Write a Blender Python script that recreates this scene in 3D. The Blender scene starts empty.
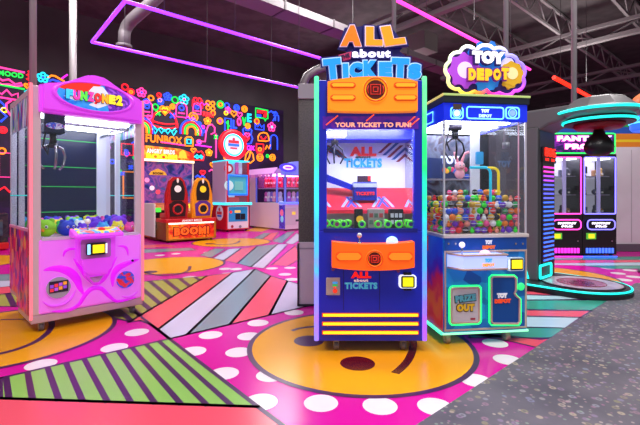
import bpy, bmesh, math, random
from mathutils import Vector, Matrix
random.seed(7)
PI = math.pi
COL = bpy.context.scene.collection
# ------------------------------------------------------------------ camera model (used to take distances off the floor plane)
FPX, HOR, EYE = 410.0, 196.0, 1.2
def W(px, py, Y): return Vector(((px-320)*Y/FPX, Y, EYE-(py-HOR)*Y/FPX))
def F(px, py):
    Y = FPX*EYE/(py-HOR); return ((px-320)*Y/FPX, Y)
# ------------------------------------------------------------------ materials
def lin(h):
    h = h.lstrip('#'); out = []
    for i in (0, 2, 4):
        c = int(h[i:i+2], 16)/255
        out.append(c/12.92 if c <= .04045 else ((c+.055)/1.055)**2.4)
    return (*out, 1)
MC = {}
def M(hx, r=.45, e=0.0, m=0.0, spec=.5):
    k = (hx, r, e, m, spec)
    if k in MC: return MC[k]
    mt = bpy.data.materials.new('surface_'+hx); mt.use_nodes = True
    b = mt.node_tree.nodes['Principled BSDF']
    b.inputs['Base Color'].default_value = lin(hx)
    b.inputs['Roughness'].default_value = r
    b.inputs['Metallic'].default_value = m
    b.inputs['Specular IOR Level'].default_value = spec
    if e:  # self-glow; also lifts plastics, prints and prizes that are no lamps
        b.inputs['Emission Color'].default_value = lin(hx)
        b.inputs['Emission Strength'].default_value = e
    MC[k] = mt
    return mt
def N(hx, e=1.6): return M(hx, .4, e)                # gives off light: tubes and panels, also prints and parts that are no lamps
def noise_mat(name, c1, c2, scale, r=.6, detail=3, bump=0, stretch=(1,1,1), lo=.4, hi=.6, spec=.5, coords='Object'):
    mt = bpy.data.materials.new(name); mt.use_nodes = True
    nt = mt.node_tree; n = nt.nodes; b = n['Principled BSDF']
    tc = n.new('ShaderNodeTexCoord'); mp = n.new('ShaderNodeMapping'); mp.inputs['Scale'].default_value = stretch
    nz = n.new('ShaderNodeTexNoise'); nz.inputs['Scale'].default_value = scale; nz.inputs['Detail'].default_value = detail
    cr = n.new('ShaderNodeValToRGB')
    cr.color_ramp.elements[0].color = lin(c1); cr.color_ramp.elements[0].position = lo
    cr.color_ramp.elements[1].color = lin(c2); cr.color_ramp.elements[1].position = hi
    L = nt.links.new
    L(tc.outputs[coords], mp.inputs[0]); L(mp.outputs[0], nz.inputs['Vector']); L(nz.outputs['Fac'], cr.inputs[0]); L(cr.outputs[0], b.inputs['Base Color'])
    b.inputs['Roughness'].default_value = r; b.inputs['Specular IOR Level'].default_value = spec
    if bump:
        bp = n.new('ShaderNodeBump'); bp.inputs['Strength'].default_value = bump; bp.inputs['Distance'].default_value = .02
        L(nz.outputs['Fac'], bp.inputs['Height']); L(bp.outputs[0], b.inputs['Normal'])
    return mt
def multi_mat(name, cols, scale, r=.35, e=0.0, kind='noise', stretch=(1,1,1)):
    """printed graphic: noise through a ramp of hard colours"""
    mt = bpy.data.materials.new(name); mt.use_nodes = True
    nt = mt.node_tree; n = nt.nodes; b = n['Principled BSDF']; L = nt.links.new
    tc = n.new('ShaderNodeTexCoord'); mp = n.new('ShaderNodeMapping'); mp.inputs['Scale'].default_value = stretch
    L(tc.outputs['Object'], mp.inputs[0])
    cr = n.new('ShaderNodeValToRGB'); cr.color_ramp.interpolation = 'EASE'
    els = cr.color_ramp.elements
    lo, hi = (.3, .7) if kind == 'noise' else (0, 1)
    while len(els) < len(cols): els.new(.5)
    for i, c in enumerate(cols):
        els[i].position = lo+(hi-lo)*i/max(1, len(cols)-1); 
    for i, c in enumerate(cols): els[i].color = lin(c)
    if kind == 'noise':
        t = n.new('ShaderNodeTexNoise'); t.inputs['Scale'].default_value = scale; t.inputs['Detail'].default_value = 2; t.inputs['Distortion'].default_value = 1.2
        L(mp.outputs[0], t.inputs['Vector']); L(t.outputs['Fac'], cr.inputs[0])
    elif kind == 'cells':
        t = n.new('ShaderNodeTexVoronoi'); t.inputs['Scale'].default_value = scale
        L(mp.outputs[0], t.inputs['Vector'])
        sp = n.new('ShaderNodeSeparateColor'); L(t.outputs['Color'], sp.inputs[0]); L(sp.outputs[0], cr.inputs[0])
    elif kind == 'height':
        sx = n.new('ShaderNodeSeparateXYZ'); L(mp.outputs[0], sx.inputs[0])
        t = n.new('ShaderNodeTexNoise'); t.inputs['Scale'].default_value = 6
        L(tc.outputs['Object'], t.inputs['Vector'])
        ad = n.new('ShaderNodeMath'); ad.operation = 'MULTIPLY_ADD'; ad.inputs[1].default_value = .5; 
        L(t.outputs['Fac'], ad.inputs[0]); L(sx.outputs[2], ad.inputs[2]); 
        sb = n.new('ShaderNodeMath'); sb.operation = 'SUBTRACT'; sb.inputs[1].default_value = .25
        L(ad.outputs[0], sb.inputs[0]); L(sb.outputs[0], cr.inputs[0])
    L(cr.outputs[0], b.inputs['Base Color']); b.inputs['Roughness'].default_value = r
    if e:
        L(cr.outputs[0], b.inputs['Emission Color']); b.inputs['Emission Strength'].default_value = e
    return mt
def glass_mat(name, tint='ffffff', refl=.05):
    mt = bpy.data.materials.new(name); mt.use_nodes = True
    nt = mt.node_tree; n = nt.nodes; n.clear(); L = nt.links.new
    o = n.new('ShaderNodeOutputMaterial'); tr = n.new('ShaderNodeBsdfTransparent'); tr.inputs[0].default_value = lin(tint)
    gl = n.new('ShaderNodeBsdfGlossy'); gl.inputs['Roughness'].default_value = .03
    lw = n.new('ShaderNodeLayerWeight'); lw.inputs[0].default_value = .5
    fr = n.new('ShaderNodeMath'); fr.operation = 'POWER'; fr.inputs[1].default_value = 5; L(lw.outputs['Facing'], fr.inputs[0])
    ad = n.new('ShaderNodeMath'); ad.operation = 'MULTIPLY_ADD'; ad.inputs[1].default_value = .45; ad.inputs[2].default_value = refl*.6; ad.use_clamp = True
    mx = n.new('ShaderNodeMixShader')
    L(fr.outputs[0], ad.inputs[0]); L(ad.outputs[0], mx.inputs[0]); L(tr.outputs[0], mx.inputs[1]); L(gl.outputs[0], mx.inputs[2]); L(mx.outputs[0], o.inputs[0])
    return mt
GLASS = glass_mat('clear_glass', 'f2f5f8', .05)
CHROME = M('b9b9bd', .22, 0, 1.0)
STEEL = M('a8a6a8', .35, 0, .6)
BLACK = M('0c0c0f', .4)
RUBBER = M('1c1a1e', .6)
# ------------------------------------------------------------------ mesh builder
TXT = {}
def text_data(s, off, outline=0):
    k = (s, off, outline)
    if k in TXT: return TXT[k]
    cu = bpy.data.curves.new('t', 'FONT'); cu.body = s; cu.size = 1; cu.align_x = 'LEFT'; cu.resolution_u = 3
    cu.space_character = 1.13 if off > .04 else 1.03
    if outline:
        cu.fill_mode = 'NONE'; cu.bevel_depth = outline; cu.bevel_resolution = 1
    else:
        cu.offset = off; cu.extrude = .5
    ob = bpy.data.objects.new('t', cu); COL.objects.link(ob)
    bpy.context.view_layer.update()
    me = bpy.data.meshes.new_from_object(ob.evaluated_get(bpy.context.evaluated_depsgraph_get()))
    vs = [tuple(v.co) for v in me.vertices]; fs = [tuple(p.vertices) for p in me.polygons]
    bpy.data.objects.remove(ob); bpy.data.curves.remove(cu); bpy.data.meshes.remove(me)
    x0 = min(v[0] for v in vs); x1 = max(v[0] for v in vs); y0 = min(v[1] for v in vs); y1 = max(v[1] for v in vs)
    TXT[k] = (vs, fs, x0, x1, y0, y1)
    return TXT[k]
class B:
    def __init__(s): s.bm = bmesh.new(); s.mats = []; s.xf = None
    def mi(s, m):
        if m not in s.mats: s.mats.append(m)
        return s.mats.index(m)
    def _v(s, p):
        p = Vector(p)
        return s.bm.verts.new(s.xf @ p if s.xf else p)
    def faces(s, pts, fcs, m, smooth=False):
        vs = [s._v(p) for p in pts]; i = s.mi(m); out = []
        for f in fcs:
            try: fc = s.bm.faces.new([vs[k] for k in f])
            except ValueError: continue
            fc.material_index = i; fc.smooth = smooth; out.append(fc)
        return vs, out
    def _bev(s, fs, w, seg=2):
        ed = list({e for f in fs for e in f.edges})
        r = bmesh.ops.bevel(s.bm, geom=ed, offset=w, segments=seg, affect='EDGES', profile=.5, clamp_overlap=True)
        return r
    def box(s, x0, x1, y0, y1, z0, z1, m, bev=0, seg=2):
        p = [(x,y,z) for z in (z0,z1) for y in (y0,y1) for x in (x0,x1)]
        v, f = s.faces(p, [(0,2,3,1),(4,5,7,6),(0,1,5,4),(2,6,7,3),(0,4,6,2),(1,3,7,5)], m)
        if bev: s._bev(f, bev, seg)
        return s
    def prism(s, pts, y0, y1, m, bev=0):
        """outline in x,z pushed from y0 to y1"""
        a = sum(pts[i][0]*pts[(i+1)%len(pts)][1]-pts[(i+1)%len(pts)][0]*pts[i][1] for i in range(len(pts)))
        if a < 0: pts = pts[::-1]
        n = len(pts)
        p = [(x,y0,z) for x,z in pts]+[(x,y1,z) for x,z in pts]
        fc = [tuple(range(n)), tuple(range(2*n-1,n-1,-1))]+[(i, i+n, (i+1)%n+n, (i+1)%n) for i in range(n)]
        v, f = s.faces(p, fc, m)
        if bev:
            ed = [e for e in f[0].edges]
            bmesh.ops.bevel(s.bm, geom=ed, offset=bev, segments=2, affect='EDGES', clamp_overlap=True)
        return s
    def slab(s, pts, z0, z1, m):
        """outline in x,y pushed from z0 to z1"""
        a = sum(pts[i][0]*pts[(i+1)%len(pts)][1]-pts[(i+1)%len(pts)][0]*pts[i][1] for i in range(len(pts)))
        if a < 0: pts = pts[::-1]
        n = len(pts)
        p = [(x,y,z0) for x,y in pts]+[(x,y,z1) for x,y in pts]
        fc = [tuple(range(n-1,-1,-1)), tuple(range(n,2*n))]+[(i, (i+1)%n, (i+1)%n+n, i+n) for i in range(n)]
        s.faces(p, fc, m); return s
    def sweep(s, prof, x0, x1, m, bev=0):
        """outline in y,z pushed from x0 to x1"""
        n = len(prof)
        p = [(x0,y,z) for y,z in prof]+[(x1,y,z) for y,z in prof]
        fc = [tuple(range(n)), tuple(range(2*n-1,n-1,-1))]+[(i, i+n, (i+1)%n+n, (i+1)%n) for i in range(n)]
        v, f = s.faces(p, fc, m)
        bmesh.ops.recalc_face_normals(s.bm, faces=f)
        if bev: s._bev(f, bev)
        return s
    def cyl(s, p0, p1, r, m, n=16, r2=None):
        p0 = Vector(p0); p1 = Vector(p1); r2 = r if r2 is None else r2
        d = (p1-p0).normalized(); q = d.to_track_quat('Z','Y')
        a = [p0+q@Vector((r*math.cos(2*PI*i/n), r*math.sin(2*PI*i/n), 0)) for i in range(n)]
        b = [p1+q@Vector((r2*math.cos(2*PI*i/n), r2*math.sin(2*PI*i/n), 0)) for i in range(n)]
        v, f = s.faces(a+b, [(i,(i+1)%n,(i+1)%n+n,i+n) for i in range(n)]+[tuple(range(n-1,-1,-1)), tuple(range(n,2*n))], m)
        for k in f[:n]: k.smooth = True
        return s
    def tube(s, pts, r, m, n=8, closed=False):
        pts = [Vector(p) for p in pts]; N_ = len(pts); rings = []
        up = None
        for i, p in enumerate(pts):
            if closed: t = (pts[(i+1)%N_]-pts[i-1]).normalized()
            else: t = (pts[min(i+1,N_-1)]-pts[max(i-1,0)]).normalized()
            if up is None:
                up = Vector((0,1,0)) if abs(t.y) < .9 else Vector((0,0,1))
            a = (up-t*up.dot(t))
            if a.length < 1e-6: a = t.orthogonal()
            a.normalize(); up = a; b = t.cross(a)
            rings.append([s._v(p+(a*math.cos(2*PI*k/n)+b*math.sin(2*PI*k/n))*r) for k in range(n)])
        i_ = s.mi(m)
        rng = range(N_) if closed else range(N_-1)
        for i in rng:
            A, C = rings[i], rings[(i+1)%N_]
            for k in range(n):
                f = s.bm.faces.new((A[k], A[(k+1)%n], C[(k+1)%n], C[k])); f.material_index = i_; f.smooth = True
        if not closed:
            for R_ in (rings[0][::-1], rings[-1]):
                f = s.bm.faces.new(R_); f.material_index = i_
        return s
    def ring(s, c, R, r, m, n=24, k=8, axis='y', sx=1, sz=1):
        c = Vector(c); pts = []
        for i in range(n):
            a = 2*PI*i/n; u, v = R*math.cos(a)*sx, R*math.sin(a)*sz
            pts.append(c+(Vector((u,0,v)) if axis == 'y' else Vector((u,v,0)) if axis == 'z' else Vector((0,u,v))))
        return s.tube(pts, r, m, k, True)
    def lathe(s, prof, c, m, n=20, axis='z'):
        c = Vector(c); pts = []; fc = []
        for r, z in prof:
            for i in range(n):
                a = 2*PI*i/n; q = Vector((r*math.cos(a), r*math.sin(a), z))
                if axis == '-y': q = Vector((q.x, -q.z, q.y))
                pts.append(c+q)
        P = len(prof)
        for j in range(P-1):
            for i in range(n): fc.append((j*n+i, j*n+(i+1)%n, (j+1)*n+(i+1)%n, (j+1)*n+i))
        fc.append(tuple(range(n-1,-1,-1))); fc.append(tuple((P-1)*n+i for i in range(n)))
        v, f = s.faces(pts, fc, m)
        for k in f[:-2]: k.smooth = True
        return s
    def ball(s, c, r, m, sc=(1,1,1), n=14, k=9):
        pts = [(0,0,-1)]; 
        for j in range(1, k):
            t = -PI/2+PI*j/k
            for i in range(n): pts.append((math.cos(t)*math.cos(2*PI*i/n), math.cos(t)*math.sin(2*PI*i/n), math.sin(t)))
        pts.append((0,0,1)); fc = []
        for i in range(n): fc.append((0, 1+(i+1)%n, 1+i))
        for j in range(k-2):
            for i in range(n): fc.append((1+j*n+i, 1+j*n+(i+1)%n, 1+(j+1)*n+(i+1)%n, 1+(j+1)*n+i))
        T = len(pts)-1
        for i in range(n): fc.append((T, 1+(k-2)*n+i, 1+(k-2)*n+(i+1)%n))
        c = Vector(c)
        s.faces([c+Vector((p[0]*r*sc[0], p[1]*r*sc[1], p[2]*r*sc[2])) for p in pts], fc, m, True)
        return s
    def disc(s, cx, cz, R, y0, y1, m, n=28, sx=1, sz=1):
        return s.prism([(cx+R*sx*math.cos(2*PI*i/n), cz+R*sz*math.sin(2*PI*i/n)) for i in range(n)], y0, y1, m)
    def text(s, t, cx, cz, y, h, m, depth=.006, off=.02, w=None, outline=0, rot=0, shear=0):
        """lettering facing -y, its front at y-depth; h and w are its height and width"""
        vs, fs, x0, x1, y0, y1 = text_data(t, off, outline)
        k = h/(y1-y0); kx = k if w is None else w/(x1-x0)
        out = []
        for v in vs:
            x = (v[0]-(x0+x1)/2)*kx; z = (v[1]-(y0+y1)/2)*k
            x += z*shear
            if rot: x, z = x*math.cos(rot)-z*math.sin(rot), x*math.sin(rot)+z*math.cos(rot)
            d = (v[2]+.5)*depth if not outline else v[2]*k+depth/2
            out.append((cx+x, y-d, cz+z))
        s.faces(out, fs, m); return s
    def out(s, name, parent=None, label=None, kind=None):
        me = bpy.data.meshes.new(name); s.bm.normal_update(); s.bm.to_mesh(me); s.bm.free()
        for m in s.mats: me.materials.append(m)
        o = bpy.data.objects.new(name, me); COL.objects.link(o)
        if parent: o.parent = parent
        if label: o['label'] = label
        if kind: o['kind'] = kind
        return o
def tag(o, label, cat, group=None, kind=None):
    o['label'] = label; o['category'] = cat
    if group: o['group'] = group
    if kind: o['kind'] = kind
    return o
def thing(name, label, cat, loc=(0,0,0), rz=0, group=None):
    o = bpy.data.objects.new(name, None); COL.objects.link(o)
    o.location = loc; o.rotation_euler = (0,0,rz); o.empty_display_size = .1
    return tag(o, label, cat, group)
class Fr:
    """a machine's own frame: x along its front, y into its depth; L reads a spot of its front off the floor plan's camera model"""
    def __init__(s, loc, rz): s.o = Vector((loc[0], loc[1])); s.c = math.cos(rz); s.s = math.sin(rz)
    def L(s, px, py, y=0):
        k = (px-320)/FPX; ox = s.o.x-s.s*y; oy = s.o.y+s.c*y
        u = (k*oy-ox)/(s.c-k*s.s); Y = oy+s.s*u
        return (u, EYE-(py-HOR)*Y/FPX)
    def x(s, px, y=0): return s.L(px, 196, y)[0]
    def z(s, px, py, y=0): return s.L(px, py, y)[1]
    def at(s, x, y, z=0): return Vector((s.o.x+s.c*x-s.s*y, s.o.y+s.s*x+s.c*y, z))
def rrect(x0, x1, z0, z1, r, n=4):
    o = []
    for cx, cz, a in ((x1-r,z0+r,-PI/2),(x1-r,z1-r,0),(x0+r,z1-r,PI/2),(x0+r,z0+r,PI)):
        for i in range(n+1): o.append((cx+r*math.cos(a+PI/2*i/n), cz+r*math.sin(a+PI/2*i/n)))
    return o
def loop(pts, y): return [(x,y,z) for x,z in pts]
def caster(par, x, y, zb, wheel='645a62'):
    b = B(); b.box(x-.03, x+.03, y-.03, y+.03, zb-.006, zb, STEEL)
    b.cyl((x,y,zb-.02), (x,y,zb-.004), .016, STEEL, 10)
    for sgn in (-1, 1): b.box(x+sgn*.019-.002, x+sgn*.019+.002, y-.016, y+.026, .026, zb-.016, STEEL)
    b.box(x-.021, x+.021, y-.016, y+.022, zb-.02, zb-.014, STEEL)
    o = b.out('caster', par)
    w = B(); w.cyl((x-.018,y+.008,.036), (x+.018,y+.008,.036), .036, M(wheel,.45), 20); w.cyl((x-.0185,y+.008,.036), (x+.0185,y+.008,.036), .022, M('c8c4c8',.3,0,.4), 14)
    w.out('wheel', o)
# ------------------------------------------------------------------ floor
DK = M('451c55', .3)
MG, CORAL, LAV, GRAY, GREEN, OLIVE, YEL, WHT, TEAL, LBLUE = (M(h, .24, 0, 0, .36) for h in ('d8089c','f0556a','c9c6e0','7d959f','8fc25e','a8a84a','f2a512','f0e2ea','3f9c86','bcd9e4'))
fl = B(); FLAY = [0]
def zlay(k): return -.0055+.0005*k
def fpoly(pts, m, k, world=False):
    q = pts if world else [F(*p) for p in pts]
    a = sum(q[i][0]*q[(i+1)%len(q)][1]-q[(i+1)%len(q)][0]*q[i][1] for i in range(len(q)))
    if a < 0: q = q[::-1]
    fl.faces([(x,y,zlay(k)) for x,y in q], [tuple(range(len(q)))], m)
def fline(p, q, w, k, m=None, world=False):
    a = Vector(p if world else F(*p)); b = Vector(q if world else F(*q)); d = (b-a).normalized()
    a = a-d*w*.4; b = b+d*w*.4; n = Vector((-d.y, d.x))*w/2
    fpoly([a-n, b-n, b+n, a+n], m or DK, k, True)
def fcirc(c, R, m, k, n=64, sx=1, sy=1, rot=0):
    ps = []
    for i in range(n):
        x, y = R*sx*math.cos(2*PI*i/n), R*sy*math.sin(2*PI*i/n)
        ps.append((c[0]+x*math.cos(rot)-y*math.sin(rot), c[1]+x*math.sin(rot)+y*math.cos(rot)))
    fpoly(ps, m, k, True)
def farc(pts, w, k, m=None):
    q = [Vector(F(*p)) for p in pts]; c = []
    for i in range(len(q)-1):
        a, p, n_, d = q[max(i-1,0)], q[i], q[i+1], q[min(i+2,len(q)-1)]
        for j in range(5):
            u = j/5; c.append(.5*((2*p)+(n_-a)*u+(2*a-5*p+4*n_-d)*u*u+(3*p-a-3*n_+d)*u**3))
    c.append(q[-1]); L_, R_ = [], []
    for i, p in enumerate(c):
        t = (c[min(i+1,len(c)-1)]-c[max(i-1,0)]).normalized(); n_ = Vector((-t.y,t.x))*w/2; L_.append(p+n_); R_.append(p-n_)
    for i in range(len(c)-1): fpoly([L_[i],L_[i+1],R_[i+1],R_[i]], m or DK, k, True)
fl.faces([(-16,-4,zlay(0)),(30,-4,zlay(0)),(30,46,zlay(0)),(-16,46,zlay(0))], [(0,1,2,3)], MG)
for p in ((210.6,334.4),(258,322.4),(249,335.6),(193,350.6),(238.5,351.5),(224,372.6),(271,374.4),(260.6,401),(294,312),(321,402),(380,404.8),(435,405.5),(476,379.5),(507.5,359),(495,342.5),(137,331.7),(114.5,347),(41,363.7),
          (163,280.3),(190,277),(225,268.5),(236,268.7),(228,273.4),(272,268),(290,267.5),(285,274),(292,279),(208,252),(176,253.5),(160,255),(240,257),(196,259),(290,253),(300,247),
          (618,273),(630,270),(634,276.5),(624,279.5),(608,268)):
    fcirc(F(*p), .1, WHT, 1, 28)
LW = .03
def fpl(pts, m, k=2, lines=True, w=LW):
    fpoly(pts, m, k)
    if lines:
        for i in range(len(pts)): fline(pts[i], pts[(i+1)%len(pts)], w, k+2)
# green stripes and coral in front
fpl([(0,377.5),(169.4,338.2),(257.6,405.9),(0,397.5)], GREEN, 2)
fpl([(-200,389),(0,397.5),(257.6,405.9),(420,527),(-200,560)], CORAL, 2)
fpl([(-60,392),(0,377.5),(0,397.5),(-60,395.4)], GREEN, 2, False)
for a, b in (((-14,380.5),(-16,397)),((6,376),(9,397.5)),((27.5,371.5),(32.5,398.3)),((47.5,366.8),(59,399.3)),((66,362.3),(82.5,400)),((84,358),(107.5,401)),((102.5,353.8),(131,401.7)),((118,350),(155,402.5)),((132,347),(181,403.3)),((146,343.7),(207,404.2)),((159,340.6),(232,405))):
    fline(a, b, .036, 3)
# diagonal stripes in the middle
ST = [([(128,322),(207,275.6),(232.6,272.3),(158,329),(150,323.5),(140,320)],CORAL),([(158,329),(232.6,272.3),(255,268.8),(187,334),(169.4,338.2)],LAV),([(187,334),(255,268.8),(270.6,275.6),(229.7,324)],GRAY),([(229.7,324),(270.6,275.6),(287.5,280.5),(269.4,314.7)],CORAL),([(269.4,314.7),(287.5,280.5),(345,298),(345,297)],LAV)]
for p, m in ST: fpl(p, m)
fline((120,300),(169.4,338.2), LW, 4); fline((169.4,338.2),(330,300.4), LW, 4)
fpl([(-60,300),(0,294),(207,275.6),(130,321),(60,306),(0,306),(-60,309)], OLIVE)
for a, b in zip(((195,277),(180,278.3),(165,279.6),(150,281),(135,282.3),(120,283.6),(105,285),(90,286.3),(75,287.7),(60,289),(20,292.4),(8,293.4)), ((200,280),(190,286),(180,291.5),(170,297.5),(160,303.3),(150,309),(140,315),(131,320),(120,316),(100,312),(28,305),(14,305.5))):
    fline(a, b, .06, 4)
# the same pattern again further back
for p, m in (([(211.6,258.7),(228.4,249),(241,248),(224,260)],LAV),([(224,260.4),(241,248.5),(257,246),(238,263)],CORAL),([(237,263),(257,246),(277.6,244),(251,266.6)],GRAY),([(251,266.6),(277.6,244),(288,244),(264,268)],LAV),([(272,264.4),(296,244.7),(300,258.7),(287.5,265.8)],CORAL),
             ([(253.7,238),(264,233),(270.6,233),(262,239)],GRAY),([(262,239),(270.6,233),(279,232),(272,240)],CORAL),([(272,241),(287.5,232),(295,231),(282,243)],GRAY),([(285,243),(297,233),(302,238),(293,244)],LAV),
             ([(200,255),(214,248.5),(226,248.5),(211,257.5)],GRAY),
             ([(120,246),(165,244),(176,246.2),(120,249.3)],CORAL),([(120,250),(190,247.6),(197,250),(120,254)],GRAY),
             ([(-40,276),(24,273),(24,279),(-40,283)],GRAY),([(-40,283),(24,279),(24,285),(-40,290)],LAV),([(-40,290),(24,285),(24,291),(-40,298)],CORAL),
             ([(244,231),(258,226),(275,227),(262,231.5)],YEL)):
    fpl(p, m, 2, True, .025)
# stripes by the carpet on the right
for p, m in (([(470,331),(540,339),(552,337),(537,347),(512,341),(470,334)],CORAL),([(470,325),(566,327.6),(552,337.5),(470,337)],TEAL),([(470,314),(581,316.8),(566,327.6),(470,326)],LBLUE),([(470,308),(592,310),(581,317),(470,315)],CORAL),([(470,300),(612,298.5),(592,310.5),(470,309)],TEAL),([(470,293),(590,295.5),(618,295),(612,299.5),(470,300.5)],LBLUE),([(470,289),(570,292),(590,296),(470,293.5)],CORAL),([(470,279),(560,284),(570,292),(470,289.5)],TEAL),
             ([(540,257.5),(660,256),(660,259.5),(540,260)],TEAL),([(540,260),(660,259.5),(660,262),(540,263)],CORAL),([(545,263),(660,262),(660,265),(590,265.5),(545,264.5)],LBLUE),([(585,265.6),(660,265.2),(660,268.5),(612,268.6)],TEAL)):
    fpl(p, m, 2, True, .022)
# smiling faces
def face(c, R, k=5):
    fcirc(c, R+.022, DK, k); fcirc(c, R-.018, YEL, k+1)
MAINC = (0.36, 3.265)
def kasa(ps):
    q = [F(*p) for p in ps]; n = len(q)
    # least squares circle, solved by Cramer's rule
    sx = sum(p[0] for p in q); sy = sum(p[1] for p in q); xx = sum(p[0]**2 for p in q); yy = sum(p[1]**2 for p in q); xy = sum(p[0]*p[1] for p in q)
    z = [p[0]**2+p[1]**2 for p in q]; zx = sum(a*p[0] for a, p in zip(z, q)); zy = sum(a*p[1] for a, p in zip(z, q)); zs = sum(z)
    A = Matrix(((xx,xy,sx),(xy,yy,sy),(sx,sy,n))); b = A.inverted() @ Vector((zx,zy,zs))
    cx, cy = b[0]/2, b[1]/2
    return (cx, cy), math.sqrt(b[2]+cx*cx+cy*cy)
c1, R1 = kasa([(249.5,347.5),(272.5,373.7),(290,385),(372.5,396),(430,391),(462.5,375),(477.5,355)]); face(c1, R1)
c2, R2 = kasa([(121,319),(117.5,325),(112.8,331.5),(95,340),(62,353.8),(30,362.5),(0,368.7)]); face(c2, R2)
print('faces', c1, R1, c2, R2)
face((-2.6,7.19), .9); face((-2.3,10.7), 1.0); face((3.42,6.15), .9); face((-6.4,7.45), .9)
fcirc(F(357.5,363), .125, M('5e0c12',.24), 8, 40); fcirc(F(309,340.5), .125, DK, 8, 40)
farc([(292,330.5),(300,328),(312,326.5),(325,326.5)], .04, 8)
farc([(409,330),(413,340),(412.5,350),(408,360),(402,367),(395,373)], .06, 8, M('541018',.24))
farc([(-10,355.5),(8,351.5),(24,346.5),(38,340),(48,332),(52,325),(50,318)], .05, 8)
farc([(0,319.5),(14,319.2),(28,318.6)], .03, 8)
farc([(143,272),(160,275.2),(176,274.5),(188,270.5),(190,266)], .05, 8); fcirc(F(150,271.8), .11, DK, 8, 24)
farc([(206,243.2),(222,244.6),(236,243.2),(240,240.5)], .06, 8); fcirc(F(210,243.8), .12, DK, 8, 24)
farc([(552,275),(570,276),(585,280)], .04, 8)
o = fl.out('floor'); o['kind'] = 'structure'; o['label'] = 'glossy printed floor of magenta, stripes and yellow smiling faces'
# carpet
def carpet_mat():
    mt = bpy.data.materials.new('speckled_carpet'); mt.use_nodes = True
    nt = mt.node_tree; n = nt.nodes; b = n['Principled BSDF']; L = nt.links.new
    tc = n.new('ShaderNodeTexCoord')
    v = n.new('ShaderNodeTexVoronoi'); v.inputs['Scale'].default_value = 15; L(tc.outputs['Object'], v.inputs['Vector'])
    v2 = n.new('ShaderNodeTexVoronoi'); v2.inputs['Scale'].default_value = 24; L(tc.outputs['Object'], v2.inputs['Vector'])
    def ramp(src, e):
        r = n.new('ShaderNodeValToRGB'); el = r.color_ramp.elements
        while len(el) < len(e): el.new(.5)
        for i, (p, c) in enumerate(e): el[i].position = p
        for i, (p, c) in enumerate(e): el[i].color = lin(c) if isinstance(c, str) else (c,c,c,1)
        L(src, r.inputs[0]); return r
    base = n.new('ShaderNodeTexNoise'); base.inputs['Scale'].default_value = 2.2; base.inputs['Detail'].default_value = 5; L(tc.outputs['Object'], base.inputs['Vector'])
    rb = ramp(base.outputs['Fac'], [(.3,'494652'),(.7,'6e6872')])
    sp = n.new('ShaderNodeSeparateColor'); L(v.outputs['Color'], sp.inputs[0])
    rc = ramp(sp.outputs[0], [(.1,'8f8a6a'),(.35,'9a6f8c'),(.6,'7a86a0'),(.85,'b8a890')])
    m1 = ramp(v.outputs['Distance'], [(.26,0.8),(.34,0)]); m1b = ramp(v.outputs['Distance'], [(.12,0.3),(.17,1)])
    mu = n.new('ShaderNodeMath'); mu.operation = 'MULTIPLY'; L(m1.outputs[0], mu.inputs[0]); L(m1b.outputs[0], mu.inputs[1])
    sp2 = n.new('ShaderNodeSeparateColor'); L(v2.outputs['Color'], sp2.inputs[0])
    rc2 = ramp(sp2.outputs[1], [(.2,'c9b8a8'),(.5,'b06a94'),(.8,'8fa890')])
    m2 = ramp(v2.outputs['Distance'], [(.18,0.6),(.27,0)])
    a = n.new('ShaderNodeMix'); a.data_type = 'RGBA'; L(mu.outputs[0], a.inputs[0]); L(rb.outputs[0], a.inputs[6]); L(rc.outputs[0], a.inputs[7])
    c = n.new('ShaderNodeMix'); c.data_type = 'RGBA'; L(m2.outputs[0], c.inputs[0]); L(a.outputs[2], c.inputs[6]); L(rc2.outputs[0], c.inputs[7])
    L(c.outputs[2], b.inputs['Base Color']); b.inputs['Roughness'].default_value = .55
    bp = n.new('ShaderNodeBump'); bp.inputs['Strength'].default_value = .15; L(base.outputs['Fac'], bp.inputs['Height']); L(bp.outputs[0], b.inputs['Normal'])
    return mt
ca = Vector(F(416,425)); cb = Vector(F(592,311)); cd = (cb-ca).normalized()
p0 = ca-cd*6; p1 = ca+cd*5.2
b = B(); b.slab([(p0.x,p0.y),(p0.x+14,p0.y),(p1.x+9,p1.y),(p1.x,p1.y)], -.004, .0005, carpet_mat())
o = b.out('floor_carpet'); o['kind'] = 'structure'; o['label'] = 'grey speckled carpet along the right'
# ------------------------------------------------------------------ room shell
D = Vector((.7536,.6574)); TH = math.atan2(.6574,.7536)        # the hall stands askew to the view
WALL = noise_mat('charcoal_paint', '454243', '514d4e', .6, .8, 2)
CEIL = noise_mat('dark_deck', '4a4546', '575152', 2, .9, 2)
wy = 17.8; WO = (-42/FPX*wy, wy); WT = math.atan2(410, 510)
b = B(); b.xf = Matrix.Translation((WO[0],WO[1],0)) @ Matrix.Rotation(WT,4,'Z')
b.box(-22, 40, 0, .2, 0, 7.0, WALL)
o = b.out('wall_back'); o['kind'] = 'structure'; o['label'] = 'tall charcoal wall behind the games'
b = B(); b.box(-20, 32, -3.5, 46, 7.0, 7.2, CEIL); o = b.out('ceiling'); o['kind'] = 'structure'; o['label'] = 'dark open ceiling'
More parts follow.
